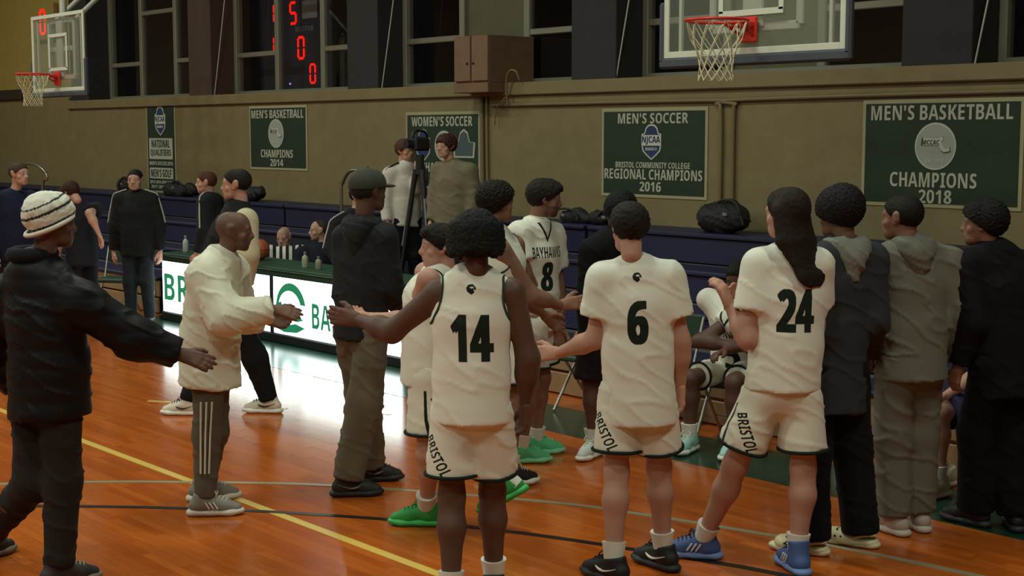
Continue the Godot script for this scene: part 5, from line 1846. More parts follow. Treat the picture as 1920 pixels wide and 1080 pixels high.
func extract(field: PackedFloat32Array, nx: int, ny: int, nz: int, lo: Vector3, cell: float, k: float) -> Array:
	var sy := nx
	var sz := nx * ny
	var vi := PackedInt32Array()
	vi.resize(nx * ny * nz)
	vi.fill(-1)
	var verts := PackedVector3Array()
	var norms := PackedVector3Array()
	var cells := PackedInt32Array()
	var lim := cell * 2.5
	for z in nz - 1:
		for y in ny - 1:
			var i := z * sz + y * sy
			var l0 := field[i] > 1.0
			var l1 := field[i + sy] > 1.0
			var l2 := field[i + sz] > 1.0
			var l3 := field[i + sy + sz] > 1.0
			for x in nx - 1:
				var r0 := field[i + 1] > 1.0
				var r1 := field[i + sy + 1] > 1.0
				var r2 := field[i + sz + 1] > 1.0
				var r3 := field[i + sy + sz + 1] > 1.0
				if l0 == l1 and l0 == l2 and l0 == l3 and l0 == r0 and l0 == r1 and l0 == r2 and l0 == r3:
					i += 1
					continue
				var f := [field[i], field[i + 1], field[i + sy], field[i + sy + 1], field[i + sz], field[i + sz + 1], field[i + sz + sy], field[i + sz + sy + 1]]
				for c in 8:
					f[c] = clampf(-log(maxf(f[c], 1e-12)) / k, -lim, lim)
				var acc := Vector3.ZERO
				var n := 0
				for c in 8:
					var fc: float = f[c]
					var pc := Vector3(c & 1, (c >> 1) & 1, c >> 2)
					for ed in 3:
						if not (c >> ed) & 1:
							var fd: float = f[c | (1 << ed)]
							if (fc < 0.0) != (fd < 0.0):
								var s := fc / (fc - fd)
								var pp := pc
								pp[ed] = s
								acc += pp
								n += 1
				acc /= n
				vi[i] = verts.size()
				cells.append(i)
				verts.append(lo + Vector3(x + acc.x, y + acc.y, z + acc.z) * cell)
				norms.append(Vector3(f[1] + f[3] + f[5] + f[7] - f[0] - f[2] - f[4] - f[6], f[2] + f[3] + f[6] + f[7] - f[0] - f[1] - f[4] - f[5], f[4] + f[5] + f[6] + f[7] - f[0] - f[1] - f[2] - f[3]).normalized())
				i += 1
				l0 = r0
				l1 = r1
				l2 = r2
				l3 = r3
	var idx := PackedInt32Array()
	for n in cells.size():
		var i := cells[n]
		var s0 := field[i] > 1.0
		for ed in 3:
			var st: int = [1, sy, sz][ed]
			if s0 == (field[i + st] > 1.0):
				continue
			var d1: int = [sy, sz, 1][ed]
			var d2: int = [sz, 1, sy][ed]
			var a := vi[i]
			var b := vi[i - d1] if i >= d1 else -1
			var c := vi[i - d1 - d2] if i >= d1 + d2 else -1
			var d := vi[i - d2] if i >= d2 else -1
			if a < 0 or b < 0 or c < 0 or d < 0:
				continue
			if s0:
				idx.append_array([a, c, b, a, d, c])
			else:
				idx.append_array([a, b, c, a, c, d])
	return [verts, norms, idx]
# joints of every person, in metres from the spot on the floor that carries them
func poses() -> Dictionary:
	return {
		"p14": {"at": Vector3(-5.116, 0.000, 6.542), "k": 1.033, "roll": 0.00,
			"hd": Vector3(0.011, 1.734, -0.013), "nk": Vector3(0.005, 1.586, -0.005), "ch": Vector3(0.000, 1.364, 0.000), "wa": Vector3(0.000, 1.137, 0.000), "pe": Vector3(0.008, 0.982, 0.007), "sL": Vector3(-0.111, 1.490, 0.098), "eL": Vector3(-0.369, 1.292, 0.183), "wL": Vector3(-0.621, 1.325, 0.200), "hL": Vector3(-0.059, 0.951, 0.069), "kL": Vector3(-0.056, 0.538, 0.075), "aL": Vector3(-0.004, 0.090, 0.121), "sR": Vector3(0.120, 1.497, -0.139), "eR": Vector3(0.171, 1.190, -0.199), "wR": Vector3(0.117, 0.968, -0.227), "hR": Vector3(0.059, 0.951, -0.069), "kR": Vector3(-0.012, 0.538, -0.136), "aR": Vector3(-0.041, 0.090, -0.169), "hf": Vector3(-0.888, -0.105, -0.447), "fL": Vector3(-0.758, 0.000, -0.653), "fR": Vector3(-0.758, 0.000, -0.653), "fd": Vector3(-0.758, 0.000, -0.653), "rd": Vector3(0.653, 0.000, -0.758), "dL": Vector3(-0.885, 0.120, 0.491), "tL": Vector3(-0.043, 1.000, -0.103), "dR": Vector3(-0.146, -1.000, -0.060), "tR": Vector3(-0.878, 0.000, -0.360)},
		"p6": {"at": Vector3(-4.972, 0.000, 5.590), "k": 1.033, "roll": 0.00,
			"hd": Vector3(-0.031, 1.759, 0.036), "nk": Vector3(-0.013, 1.590, 0.015), "ch": Vector3(0.000, 1.364, 0.000), "wa": Vector3(0.000, 1.137, 0.000), "pe": Vector3(0.007, 0.982, 0.007), "sL": Vector3(-0.112, 1.510, 0.131), "eL": Vector3(-0.152, 1.203, 0.145), "wL": Vector3(-0.407, 1.106, 0.167), "hL": Vector3(-0.064, 0.951, 0.065), "kL": Vector3(-0.054, 0.538, 0.089), "aL": Vector3(0.001, 0.090, 0.160), "sR": Vector3(0.094, 1.516, -0.110), "eR": Vector3(0.138, 1.195, -0.161), "wR": Vector3(0.106, 0.966, -0.200), "hR": Vector3(0.064, 0.951, -0.065), "kR": Vector3(0.019, 0.538, -0.143), "aR": Vector3(0.015, 0.090, -0.184), "hf": Vector3(-0.837, -0.105, -0.538), "fL": Vector3(-1.000, 0.000, 0.022), "fR": Vector3(-0.999, 0.000, -0.048), "fd": Vector3(-0.710, 0.000, -0.704), "rd": Vector3(0.704, 0.000, -0.710), "dL": Vector3(-0.853, -0.100, 0.454), "tL": Vector3(-0.162, 0.900, -0.272), "dR": Vector3(-0.076, -1.000, -0.065), "tR": Vector3(-0.878, 0.000, -0.360)},
		"p24": {"at": Vector3(-4.608, 0.000, 5.056), "k": 1.067, "roll": 0.00,
			"hd": Vector3(0.063, 1.829, -0.073), "nk": Vector3(0.076, 1.642, -0.088), "ch": Vector3(0.072, 1.401, -0.084), "wa": Vector3(0.074, 1.158, -0.086), "pe": Vector3(0.062, 0.962, -0.072), "sL": Vector3(-0.008, 1.569, 0.039), "eL": Vector3(-0.016, 1.204, 0.110), "wL": Vector3(-0.155, 1.356, 0.088), "hL": Vector3(-0.002, 0.927, 0.003), "kL": Vector3(-0.122, 0.539, 0.065), "aL": Vector3(-0.345, 0.090, 0.057), "sR": Vector3(0.152, 1.566, -0.207), "eR": Vector3(0.078, 1.248, -0.305), "wR": Vector3(-0.219, 1.367, -0.205), "hR": Vector3(0.130, 0.918, -0.151), "kR": Vector3(0.137, 0.534, -0.159), "aR": Vector3(0.134, 0.090, -0.128), "hf": Vector3(-0.998, -0.035, -0.048), "fL": Vector3(-0.796, 0.000, 0.605), "fR": Vector3(-0.893, 0.000, -0.450), "fd": Vector3(-0.947, 0.000, -0.321), "rd": Vector3(0.321, 0.000, -0.947), "dL": Vector3(-0.380, 0.850, 0.135), "tL": Vector3(-0.259, 0.300, -0.619), "dR": Vector3(-0.587, 0.300, 0.682), "tR": Vector3(0.000, 1.000, 0.000)},
		"croc": {"at": Vector3(-4.608, 0.000, 4.473), "k": 1.072, "roll": 0.00,
			"hd": Vector3(0.002, 1.803, -0.002), "nk": Vector3(0.022, 1.662, -0.026), "ch": Vector3(0.000, 1.415, 0.000), "wa": Vector3(0.000, 1.179, 0.000), "pe": Vector3(0.010, 1.019, 0.004), "sL": Vector3(-0.004, 1.574, 0.082), "eL": Vector3(-0.021, 1.246, 0.056), "wL": Vector3(-0.131, 1.043, -0.154), "hL": Vector3(-0.033, 0.986, 0.088), "kL": Vector3(-0.056, 0.556, 0.106), "aL": Vector3(-0.022, 0.090, 0.147), "sR": Vector3(0.089, 1.559, -0.180), "eR": Vector3(0.108, 1.239, -0.187), "wR": Vector3(-0.034, 1.027, -0.359), "hR": Vector3(0.033, 0.986, -0.088), "kR": Vector3(0.022, 0.556, -0.139), "aR": Vector3(0.068, 0.090, -0.172), "hf": Vector3(-0.986, -0.070, -0.152), "fL": Vector3(-0.932, 0.000, 0.363), "fR": Vector3(-0.955, 0.000, 0.297), "fd": Vector3(-0.935, 0.000, -0.354), "rd": Vector3(0.354, 0.000, -0.935)},
		"grey": {"at": Vector3(-4.511, 0.000, 3.915), "k": 1.056, "roll": 0.00,
			"hd": Vector3(-0.049, 1.769, 0.056), "nk": Vector3(-0.008, 1.641, 0.010), "ch": Vector3(0.000, 1.393, 0.000), "wa": Vector3(0.000, 1.161, 0.000), "pe": Vector3(0.010, 1.003, 0.004), "sL": Vector3(-0.084, 1.532, 0.143), "eL": Vector3(-0.144, 1.200, 0.091), "wL": Vector3(-0.239, 0.991, -0.106), "hL": Vector3(-0.036, 0.971, 0.086), "kL": Vector3(-0.073, 0.548, 0.048), "aL": Vector3(-0.055, 0.090, 0.031), "sR": Vector3(0.107, 1.521, -0.170), "eR": Vector3(0.183, 1.230, -0.213), "wR": Vector3(0.048, 0.974, -0.240), "hR": Vector3(0.036, 0.971, -0.086), "kR": Vector3(-0.017, 0.548, -0.127), "aR": Vector3(-0.016, 0.090, -0.149), "hf": Vector3(-1.000, 0.000, 0.022), "fL": Vector3(-0.982, 0.000, -0.186), "fR": Vector3(-0.841, 0.000, -0.541), "fd": Vector3(-0.922, 0.000, -0.387), "rd": Vector3(0.387, 0.000, -0.922), "dR": Vector3(-0.293, -0.950, -0.120), "tR": Vector3(-0.932, 0.000, -0.143)},
		"blk": {"at": Vector3(-4.232, 0.000, 3.457), "k": 1.033, "roll": 0.00,
			"hd": Vector3(-0.086, 1.729, 0.100), "nk": Vector3(-0.057, 1.605, 0.066), "ch": Vector3(0.000, 1.364, 0.000), "wa": Vector3(0.000, 1.137, 0.000), "pe": Vector3(0.010, 0.982, 0.002), "sL": Vector3(-0.117, 1.504, 0.228), "eL": Vector3(-0.036, 1.199, 0.251), "wL": Vector3(-0.117, 0.951, 0.238), "hL": Vector3(-0.020, 0.951, 0.089), "kL": Vector3(-0.107, 0.538, 0.035), "aL": Vector3(-0.140, 0.090, -0.009), "sR": Vector3(0.028, 1.487, -0.125), "eR": Vector3(0.076, 1.199, -0.242), "wR": Vector3(-0.004, 0.951, -0.266), "hR": Vector3(0.020, 0.951, -0.089), "kR": Vector3(0.011, 0.538, -0.104), "aR": Vector3(0.063, 0.090, -0.107), "hf": Vector3(-0.932, 0.000, 0.363), "fL": Vector3(-1.000, 0.000, -0.013), "fR": Vector3(-0.633, 0.000, -0.774), "fd": Vector3(-0.975, 0.000, -0.221), "rd": Vector3(0.221, 0.000, -0.975)},
		"puf": {"at": Vector3(-6.789, 0.000, 7.887), "k": 1.056, "roll": 0.00,
			"hd": Vector3(0.045, 1.793, -0.052), "nk": Vector3(-0.020, 1.611, 0.023), "ch": Vector3(0.011, 1.318, -0.012), "wa": Vector3(0.019, 1.081, -0.022), "pe": Vector3(0.009, 0.962, -0.011), "sL": Vector3(-0.210, 1.431, 0.060), "eL": Vector3(-0.370, 1.130, 0.123), "wL": Vector3(-0.434, 0.940, -0.033), "hL": Vector3(-0.091, 0.916, 0.014), "kL": Vector3(-0.065, 0.502, 0.045), "aL": Vector3(-0.602, 0.090, 0.117), "sR": Vector3(0.239, 1.421, -0.094), "eR": Vector3(0.338, 1.241, -0.316), "wR": Vector3(0.418, 1.147, -0.516), "hR": Vector3(0.108, 0.938, -0.033), "kR": Vector3(0.090, 0.530, -0.043), "aR": Vector3(0.095, 0.090, -0.006), "hf": Vector3(0.048, 0.000, -0.999), "fL": Vector3(-0.330, 0.000, -0.944), "fR": Vector3(-0.022, 0.000, -1.000), "fd": Vector3(-0.195, 0.000, -0.981), "rd": Vector3(0.981, 0.000, -0.195), "dR": Vector3(0.499, -0.300, -0.732), "tR": Vector3(-0.183, 0.600, -0.554)},
		"coach": {"at": Vector3(-7.532, 0.000, 6.594), "k": 0.978, "roll": 0.00,
			"hd": Vector3(0.122, 1.663, -0.141), "nk": Vector3(0.067, 1.507, -0.077), "ch": Vector3(0.039, 1.263, -0.045), "wa": Vector3(0.019, 1.042, -0.022), "pe": Vector3(0.021, 0.851, -0.024), "sL": Vector3(-0.040, 1.398, -0.199), "eL": Vector3(-0.129, 1.130, -0.310), "wL": Vector3(-0.024, 1.098, -0.432), "hL": Vector3(-0.039, 0.790, -0.077), "kL": Vector3(-0.035, 0.466, -0.067), "aL": Vector3(-0.208, 0.090, -0.086), "sR": Vector3(0.130, 1.402, 0.064), "eR": Vector3(0.295, 1.186, 0.025), "wR": Vector3(0.401, 1.219, -0.221), "hR": Vector3(0.083, 0.817, 0.026), "kR": Vector3(0.079, 0.481, 0.046), "aR": Vector3(0.107, 0.090, 0.080), "hf": Vector3(0.539, -0.070, -0.839), "fL": Vector3(0.387, 0.000, -0.922), "fR": Vector3(0.570, 0.000, -0.822), "fd": Vector3(0.570, 0.000, -0.822), "rd": Vector3(0.822, 0.000, 0.570), "dR": Vector3(0.512, -0.200, -0.747), "tR": Vector3(-0.389, 0.700, -0.467)},
		"cap": {"at": Vector3(-7.278, 0.000, 5.710), "k": 1.100, "roll": 0.00,
			"hd": Vector3(0.065, 1.878, -0.075), "nk": Vector3(0.047, 1.703, -0.054), "ch": Vector3(0.038, 1.442, -0.045), "wa": Vector3(0.031, 1.232, -0.035), "pe": Vector3(0.025, 1.047, -0.029), "sL": Vector3(-0.081, 1.588, 0.002), "eL": Vector3(-0.083, 1.261, 0.005), "wL": Vector3(-0.150, 1.122, -0.209), "hL": Vector3(-0.060, 1.007, -0.007), "kL": Vector3(-0.131, 0.567, -0.154), "aL": Vector3(-0.206, 0.090, -0.250), "sR": Vector3(0.188, 1.598, -0.095), "eR": Vector3(0.195, 1.291, -0.134), "wR": Vector3(0.005, 1.145, -0.312), "hR": Vector3(0.113, 1.021, -0.054), "kR": Vector3(0.067, 0.574, -0.021), "aR": Vector3(0.021, 0.090, 0.078), "hf": Vector3(-0.092, 0.000, -0.996), "fL": Vector3(0.481, 0.000, -0.877), "fR": Vector3(0.541, 0.000, -0.841), "fd": Vector3(-0.057, 0.000, -0.998), "rd": Vector3(0.998, 0.000, -0.057)},
		"wsl": {"at": Vector3(-10.094, 0.000, 4.986), "k": 1.067, "roll": 0.00,
			"hd": Vector3(0.052, 1.827, -0.061), "nk": Vector3(0.072, 1.663, -0.084), "ch": Vector3(0.000, 1.408, 0.000), "wa": Vector3(0.000, 1.173, 0.000), "pe": Vector3(0.008, 1.013, -0.007), "sL": Vector3(0.244, 1.559, -0.038), "eL": Vector3(0.299, 1.288, -0.010), "wL": Vector3(0.267, 1.049, -0.004), "hL": Vector3(0.064, 0.981, 0.068), "kL": Vector3(0.151, 0.444, -0.145), "aL": Vector3(0.204, 0.090, -0.237), "sR": Vector3(-0.127, 1.552, -0.151), "eR": Vector3(-0.164, 1.237, -0.205), "wR": Vector3(-0.229, 0.981, -0.150), "hR": Vector3(-0.064, 0.981, -0.068), "kR": Vector3(-0.124, 0.553, 0.130), "aR": Vector3(-0.143, 0.090, 0.302), "hf": Vector3(-0.704, 0.000, 0.710), "fL": Vector3(-0.728, 0.000, 0.685), "fR": Vector3(-0.728, 0.000, 0.685), "fd": Vector3(-0.728, 0.000, 0.685), "rd": Vector3(-0.685, 0.000, -0.728)},
		"num8": {"at": Vector3(-7.245, 0.000, 4.247), "k": 1.056, "roll": 0.00,
			"hd": Vector3(0.040, 1.792, -0.047), "nk": Vector3(0.003, 1.641, -0.003), "ch": Vector3(0.000, 1.393, 0.000), "wa": Vector3(0.000, 1.161, 0.000), "pe": Vector3(-0.009, 1.003, 0.006), "sL": Vector3(-0.015, 1.539, -0.166), "eL": Vector3(-0.005, 1.170, -0.208), "wL": Vector3(0.059, 0.929, -0.160), "hL": Vector3(-0.054, 0.971, -0.076), "kL": Vector3(-0.063, 0.548, -0.110), "aL": Vector3(-0.124, 0.090, -0.110), "sR": Vector3(0.018, 1.563, 0.163), "eR": Vector3(0.072, 1.281, 0.162), "wR": Vector3(0.056, 1.093, -0.035), "hR": Vector3(0.054, 0.971, 0.076), "kR": Vector3(0.055, 0.548, 0.090), "aR": Vector3(0.006, 0.090, 0.141), "hf": Vector3(0.538, -0.105, -0.837), "fL": Vector3(0.354, 0.000, -0.935), "fR": Vector3(0.481, 0.000, -0.877), "fd": Vector3(0.817, 0.000, -0.577), "rd": Vector3(0.577, 0.000, 0.817), "dR": Vector3(0.457, -0.700, -0.530), "tR": Vector3(0.326, 0.500, -0.379), "dL": Vector3(0.000, -1.000, 0.000), "tL": Vector3(0.522, 0.000, -0.606)},
		"reach": {"at": Vector3(-6.888, 0.000, 4.835), "k": 1.067, "roll": 0.00,
			"hd": Vector3(-0.028, 1.794, 0.032), "nk": Vector3(-0.043, 1.606, 0.050), "ch": Vector3(0.000, 1.408, 0.000), "wa": Vector3(0.000, 1.173, 0.000), "pe": Vector3(-0.002, 1.013, 0.011), "sL": Vector3(-0.061, 1.515, -0.143), "eL": Vector3(-0.062, 1.164, -0.235), "wL": Vector3(-0.057, 1.048, -0.393), "hL": Vector3(-0.093, 0.981, -0.014), "kL": Vector3(-0.102, 0.556, -0.030), "aL": Vector3(-0.121, 0.096, 0.014), "sR": Vector3(0.084, 1.509, 0.101), "eR": Vector3(0.166, 1.208, -0.101), "wR": Vector3(0.199, 1.140, -0.308), "hR": Vector3(0.093, 0.981, 0.014), "kR": Vector3(0.106, 0.556, 0.002), "aR": Vector3(0.111, 0.096, 0.049), "hf": Vector3(0.013, 0.000, -1.000), "fL": Vector3(0.152, 0.000, -0.988), "fR": Vector3(0.152, 0.000, -0.988), "fd": Vector3(0.152, 0.000, -0.988), "rd": Vector3(0.988, 0.000, 0.152), "dR": Vector3(0.436, 0.100, -0.812), "tR": Vector3(-0.152, 1.000, -0.131)},
		"face": {"at": Vector3(-6.343, 0.000, 5.874), "k": 0.989, "roll": 0.00,
			"hd": Vector3(0.053, 1.603, -0.061), "nk": Vector3(0.068, 1.446, -0.079), "ch": Vector3(0.000, 1.305, 0.000), "wa": Vector3(0.000, 1.088, 0.000), "pe": Vector3(0.006, 0.939, -0.008), "sL": Vector3(0.156, 1.439, 0.096), "eL": Vector3(-0.041, 1.189, 0.078), "wL": Vector3(-0.279, 1.195, 0.141), "hL": Vector3(0.072, 0.910, 0.050), "kL": Vector3(0.066, 0.454, 0.046), "aL": Vector3(-0.062, 0.090, -0.048), "sR": Vector3(-0.145, 1.439, -0.112), "eR": Vector3(-0.195, 1.036, -0.157), "wR": Vector3(-0.355, 1.116, -0.124), "hR": Vector3(-0.072, 0.910, -0.050), "kR": Vector3(0.149, 0.425, -0.250), "aR": Vector3(0.319, 0.268, -0.370), "hf": Vector3(-0.511, 0.000, 0.860), "fL": Vector3(-0.704, 0.000, 0.710), "fR": Vector3(-0.774, 0.000, 0.633), "fd": Vector3(-0.570, 0.000, 0.822), "rd": Vector3(-0.822, 0.000, -0.570)},
		"dark": {"at": Vector3(-7.015, 0.000, 3.828), "k": 1.000, "roll": 0.00,
			"hd": Vector3(0.068, 1.693, -0.079), "nk": Vector3(0.041, 1.540, -0.047), "ch": Vector3(0.000, 1.320, 0.000), "wa": Vector3(0.000, 1.100, 0.000), "pe": Vector3(0.010, 0.950, 0.002), "sL": Vector3(0.023, 1.439, 0.126), "eL": Vector3(0.010, 1.156, 0.142), "wL": Vector3(-0.076, 0.954, 0.088), "hL": Vector3(-0.016, 0.920, 0.086), "kL": Vector3(-0.059, 0.522, 0.064), "aL": Vector3(-0.043, 0.090, 0.050), "sR": Vector3(0.044, 1.455, -0.180), "eR": Vector3(0.065, 1.160, -0.237), "wR": Vector3(-0.012, 0.920, -0.257), "hR": Vector3(0.016, 0.920, -0.086), "kR": Vector3(-0.021, 0.522, -0.125), "aR": Vector3(0.001, 0.090, -0.155), "hf": Vector3(-0.935, 0.000, -0.354), "fL": Vector3(0.330, 0.000, 0.944), "fR": Vector3(-0.982, 0.000, -0.186), "fd": Vector3(-0.982, 0.000, -0.186), "rd": Vector3(0.186, 0.000, -0.982)},
		"vest": {"at": Vector3(-15.405, 0.000, 3.145), "k": 1.017, "roll": 0.00,
			"hd": Vector3(0.023, 1.703, 0.020), "nk": Vector3(-0.008, 1.530, -0.007), "ch": Vector3(0.000, 1.342, 0.000), "wa": Vector3(0.000, 1.118, 0.000), "pe": Vector3(-0.008, 0.966, -0.007), "sL": Vector3(0.115, 1.479, -0.149), "eL": Vector3(0.147, 1.179, -0.202), "wL": Vector3(0.169, 0.883, -0.196), "hL": Vector3(0.058, 0.935, -0.068), "kL": Vector3(0.092, 0.530, -0.061), "aL": Vector3(0.081, 0.090, -0.094), "sR": Vector3(-0.130, 1.479, 0.136), "eR": Vector3(-0.178, 1.179, 0.175), "wR": Vector3(-0.181, 0.883, 0.211), "hR": Vector3(-0.058, 0.935, 0.068), "kR": Vector3(-0.035, 0.530, 0.086), "aR": Vector3(-0.057, 0.090, 0.066), "hf": Vector3(0.758, 0.000, 0.653), "fL": Vector3(0.758, 0.000, 0.653), "fR": Vector3(0.758, 0.000, 0.653), "fd": Vector3(0.758, 0.000, 0.653), "rd": Vector3(-0.653, 0.000, 0.758), "dL": Vector3(0.076, -1.000, 0.065), "tL": Vector3(0.486, 0.000, 0.815), "dR": Vector3(0.076, -1.000, 0.065), "tR": Vector3(0.878, 0.000, 0.360)},
		"prof": {"at": Vector3(-14.253, 0.000, 2.840), "k": 1.017, "roll": 0.00,
			"hd": Vector3(-0.022, 1.693, 0.025), "nk": Vector3(0.007, 1.530, -0.007), "ch": Vector3(0.000, 1.342, 0.000), "wa": Vector3(0.000, 1.118, 0.000), "pe": Vector3(0.007, 0.966, -0.007), "sL": Vector3(0.136, 1.479, 0.130), "eL": Vector3(0.186, 1.179, 0.167), "wL": Vector3(0.130, 0.935, 0.227), "hL": Vector3(0.061, 0.935, 0.065), "kL": Vector3(0.057, 0.530, 0.083), "aL": Vector3(0.099, 0.091, 0.061), "sR": Vector3(-0.121, 1.479, -0.144), "eR": Vector3(-0.156, 1.179, -0.195), "wR": Vector3(-0.219, 0.935, -0.143), "hR": Vector3(-0.061, 0.935, -0.065), "kR": Vector3(-0.080, 0.530, -0.062), "aR": Vector3(-0.054, 0.091, -0.102), "hf": Vector3(-0.653, 0.000, 0.758), "fL": Vector3(-0.728, 0.000, 0.685), "fR": Vector3(-0.728, 0.000, 0.685), "fd": Vector3(-0.728, 0.000, 0.685), "rd": Vector3(-0.685, 0.000, -0.728)},
		"navy": {"at": Vector3(-15.377, 0.000, 4.598), "k": 1.044, "roll": 0.00,
			"hd": Vector3(0.050, 1.795, -0.058), "nk": Vector3(-0.010, 1.572, -0.000), "ch": Vector3(0.000, 1.379, 0.000), "wa": Vector3(0.000, 1.149, 0.000), "pe": Vector3(-0.010, 0.992, -0.000), "sL": Vector3(-0.008, 1.520, -0.193), "eL": Vector3(-0.018, 1.212, -0.256), "wL": Vector3(0.066, 0.961, -0.260), "hL": Vector3(0.001, 0.961, -0.092), "kL": Vector3(0.016, 0.545, -0.103), "aL": Vector3(-0.030, 0.094, -0.115), "sR": Vector3(-0.013, 1.520, 0.193), "eR": Vector3(-0.024, 1.212, 0.256), "wR": Vector3(0.059, 0.961, 0.262), "hR": Vector3(-0.001, 0.961, 0.092), "kR": Vector3(0.014, 0.545, 0.103), "aR": Vector3(-0.033, 0.094, 0.114), "hf": Vector3(0.912, 0.000, -0.411), "fL": Vector3(1.000, 0.000, 0.013), "fR": Vector3(1.000, 0.000, 0.013), "fd": Vector3(1.000, 0.000, 0.013), "rd": Vector3(-0.013, 0.000, 1.000)},
		"bent": {"at": Vector3(-15.144, 0.000, 3.941), "k": 0.956, "roll": 0.00,
			"hd": Vector3(-0.067, 1.577, 0.078), "nk": Vector3(-0.009, 1.425, 0.011), "ch": Vector3(0.000, 1.261, 0.000), "wa": Vector3(0.000, 1.051, 0.000), "pe": Vector3(0.009, 0.908, 0.002), "sL": Vector3(-0.024, 1.390, 0.175), "eL": Vector3(-0.025, 1.108, 0.234), "wL": Vector3(-0.101, 0.879, 0.224), "hL": Vector3(-0.016, 0.879, 0.083), "kL": Vector3(-0.034, 0.498, 0.090), "aL": Vector3(0.009, 0.086, 0.109), "sR": Vector3(0.042, 1.390, -0.172), "eR": Vector3(0.256, 1.365, 0.009), "wR": Vector3(0.367, 1.136, -0.043), "hR": Vector3(0.016, 0.879, -0.083), "kR": Vector3(0.002, 0.498, -0.096), "aR": Vector3(0.048, 0.086, -0.098), "hf": Vector3(-0.773, -0.574, 0.270), "fL": Vector3(-0.982, 0.000, -0.186), "fR": Vector3(-0.982, 0.000, -0.186), "fd": Vector3(-0.982, 0.000, -0.186), "rd": Vector3(0.186, 0.000, -0.982)},
		"ref": {"at": Vector3(-14.709, 0.000, 1.600), "k": 0.989, "roll": 0.00,
			"hd": Vector3(-0.006, 1.010, 0.006), "nk": Vector3(0.009, 0.819, -0.010), "ch": Vector3(0.033, 0.710, 0.021), "wa": Vector3(0.000, 0.502, 0.000), "pe": Vector3(0.000, 0.364, 0.000), "sL": Vector3(0.149, 0.839, -0.122), "eL": Vector3(0.250, 0.581, -0.133), "wL": Vector3(0.380, 0.443, 0.068), "hL": Vector3(0.048, 0.354, -0.075), "kL": Vector3(0.443, 0.344, 0.097), "aL": Vector3(0.435, 0.089, 0.092), "sR": Vector3(-0.049, 0.839, 0.186), "eR": Vector3(-0.017, 0.581, 0.283), "wR": Vector3(0.219, 0.443, 0.317), "hR": Vector3(-0.048, 0.354, 0.075), "kR": Vector3(0.272, 0.344, 0.363), "aR": Vector3(0.264, 0.089, 0.358), "hf": Vector3(0.546, -0.242, 0.802), "fL": Vector3(0.841, 0.000, 0.541), "fR": Vector3(0.841, 0.000, 0.541), "fd": Vector3(0.841, 0.000, 0.541), "rd": Vector3(-0.541, 0.000, 0.841)},
		"bald": {"at": Vector3(-13.948, 0.000, 1.600), "k": 1.033, "roll": 0.00,
			"hd": Vector3(-0.006, 1.124, 0.007), "nk": Vector3(0.024, 0.915, -0.028), "ch": Vector3(0.032, 0.730, 0.026), "wa": Vector3(0.000, 0.513, 0.000), "pe": Vector3(0.000, 0.368, 0.000), "sL": Vector3(0.168, 0.864, -0.110), "eL": Vector3(0.274, 0.596, -0.111), "wL": Vector3(0.387, 0.451, 0.112), "hL": Vector3(0.058, 0.358, -0.073), "kL": Vector3(0.450, 0.348, 0.149), "aL": Vector3(0.442, 0.093, 0.143), "sR": Vector3(-0.071, 0.864, 0.188), "eR": Vector3(-0.049, 0.596, 0.292), "wR": Vector3(0.193, 0.451, 0.354), "hR": Vector3(-0.058, 0.358, 0.073), "kR": Vector3(0.243, 0.348, 0.407), "aR": Vector3(0.235, 0.093, 0.401), "hf": Vector3(-0.511, 0.000, 0.860), "fL": Vector3(0.780, 0.000, 0.626), "fR": Vector3(0.780, 0.000, 0.626), "fd": Vector3(0.780, 0.000, 0.626), "rd": Vector3(-0.626, 0.000, 0.780)},
		"wom": {"at": Vector3(-11.468, 0.460, 1.600), "k": 0.956, "roll": 0.00,
			"hd": Vector3(-0.052, 1.642, 0.060), "nk": Vector3(-0.003, 1.438, -0.009), "ch": Vector3(0.000, 1.261, 0.000), "wa": Vector3(0.000, 1.051, 0.000), "pe": Vector3(-0.003, 0.908, -0.009), "sL": Vector3(0.164, 1.390, -0.067), "eL": Vector3(0.215, 1.108, -0.095), "wL": Vector3(0.244, 0.879, -0.025), "hL": Vector3(0.079, 0.879, -0.028), "kL": Vector3(0.094, 0.498, -0.016), "aL": Vector3(0.090, 0.086, -0.062), "sR": Vector3(-0.170, 1.390, 0.049), "eR": Vector3(-0.227, 1.108, 0.059), "wR": Vector3(-0.207, 0.879, 0.133), "hR": Vector3(-0.079, 0.879, 0.028), "kR": Vector3(-0.084, 0.498, 0.046), "aR": Vector3(-0.109, 0.086, 0.008), "hf": Vector3(0.161, 0.000, 0.987), "fL": Vector3(0.330, 0.000, 0.944), "fR": Vector3(0.330, 0.000, 0.944), "fd": Vector3(0.330, 0.000, 0.944), "rd": Vector3(-0.944, 0.000, 0.330)},
		"cman": {"at": Vector3(-12.290, 0.460, 1.600), "k": 0.922, "roll": 0.00,
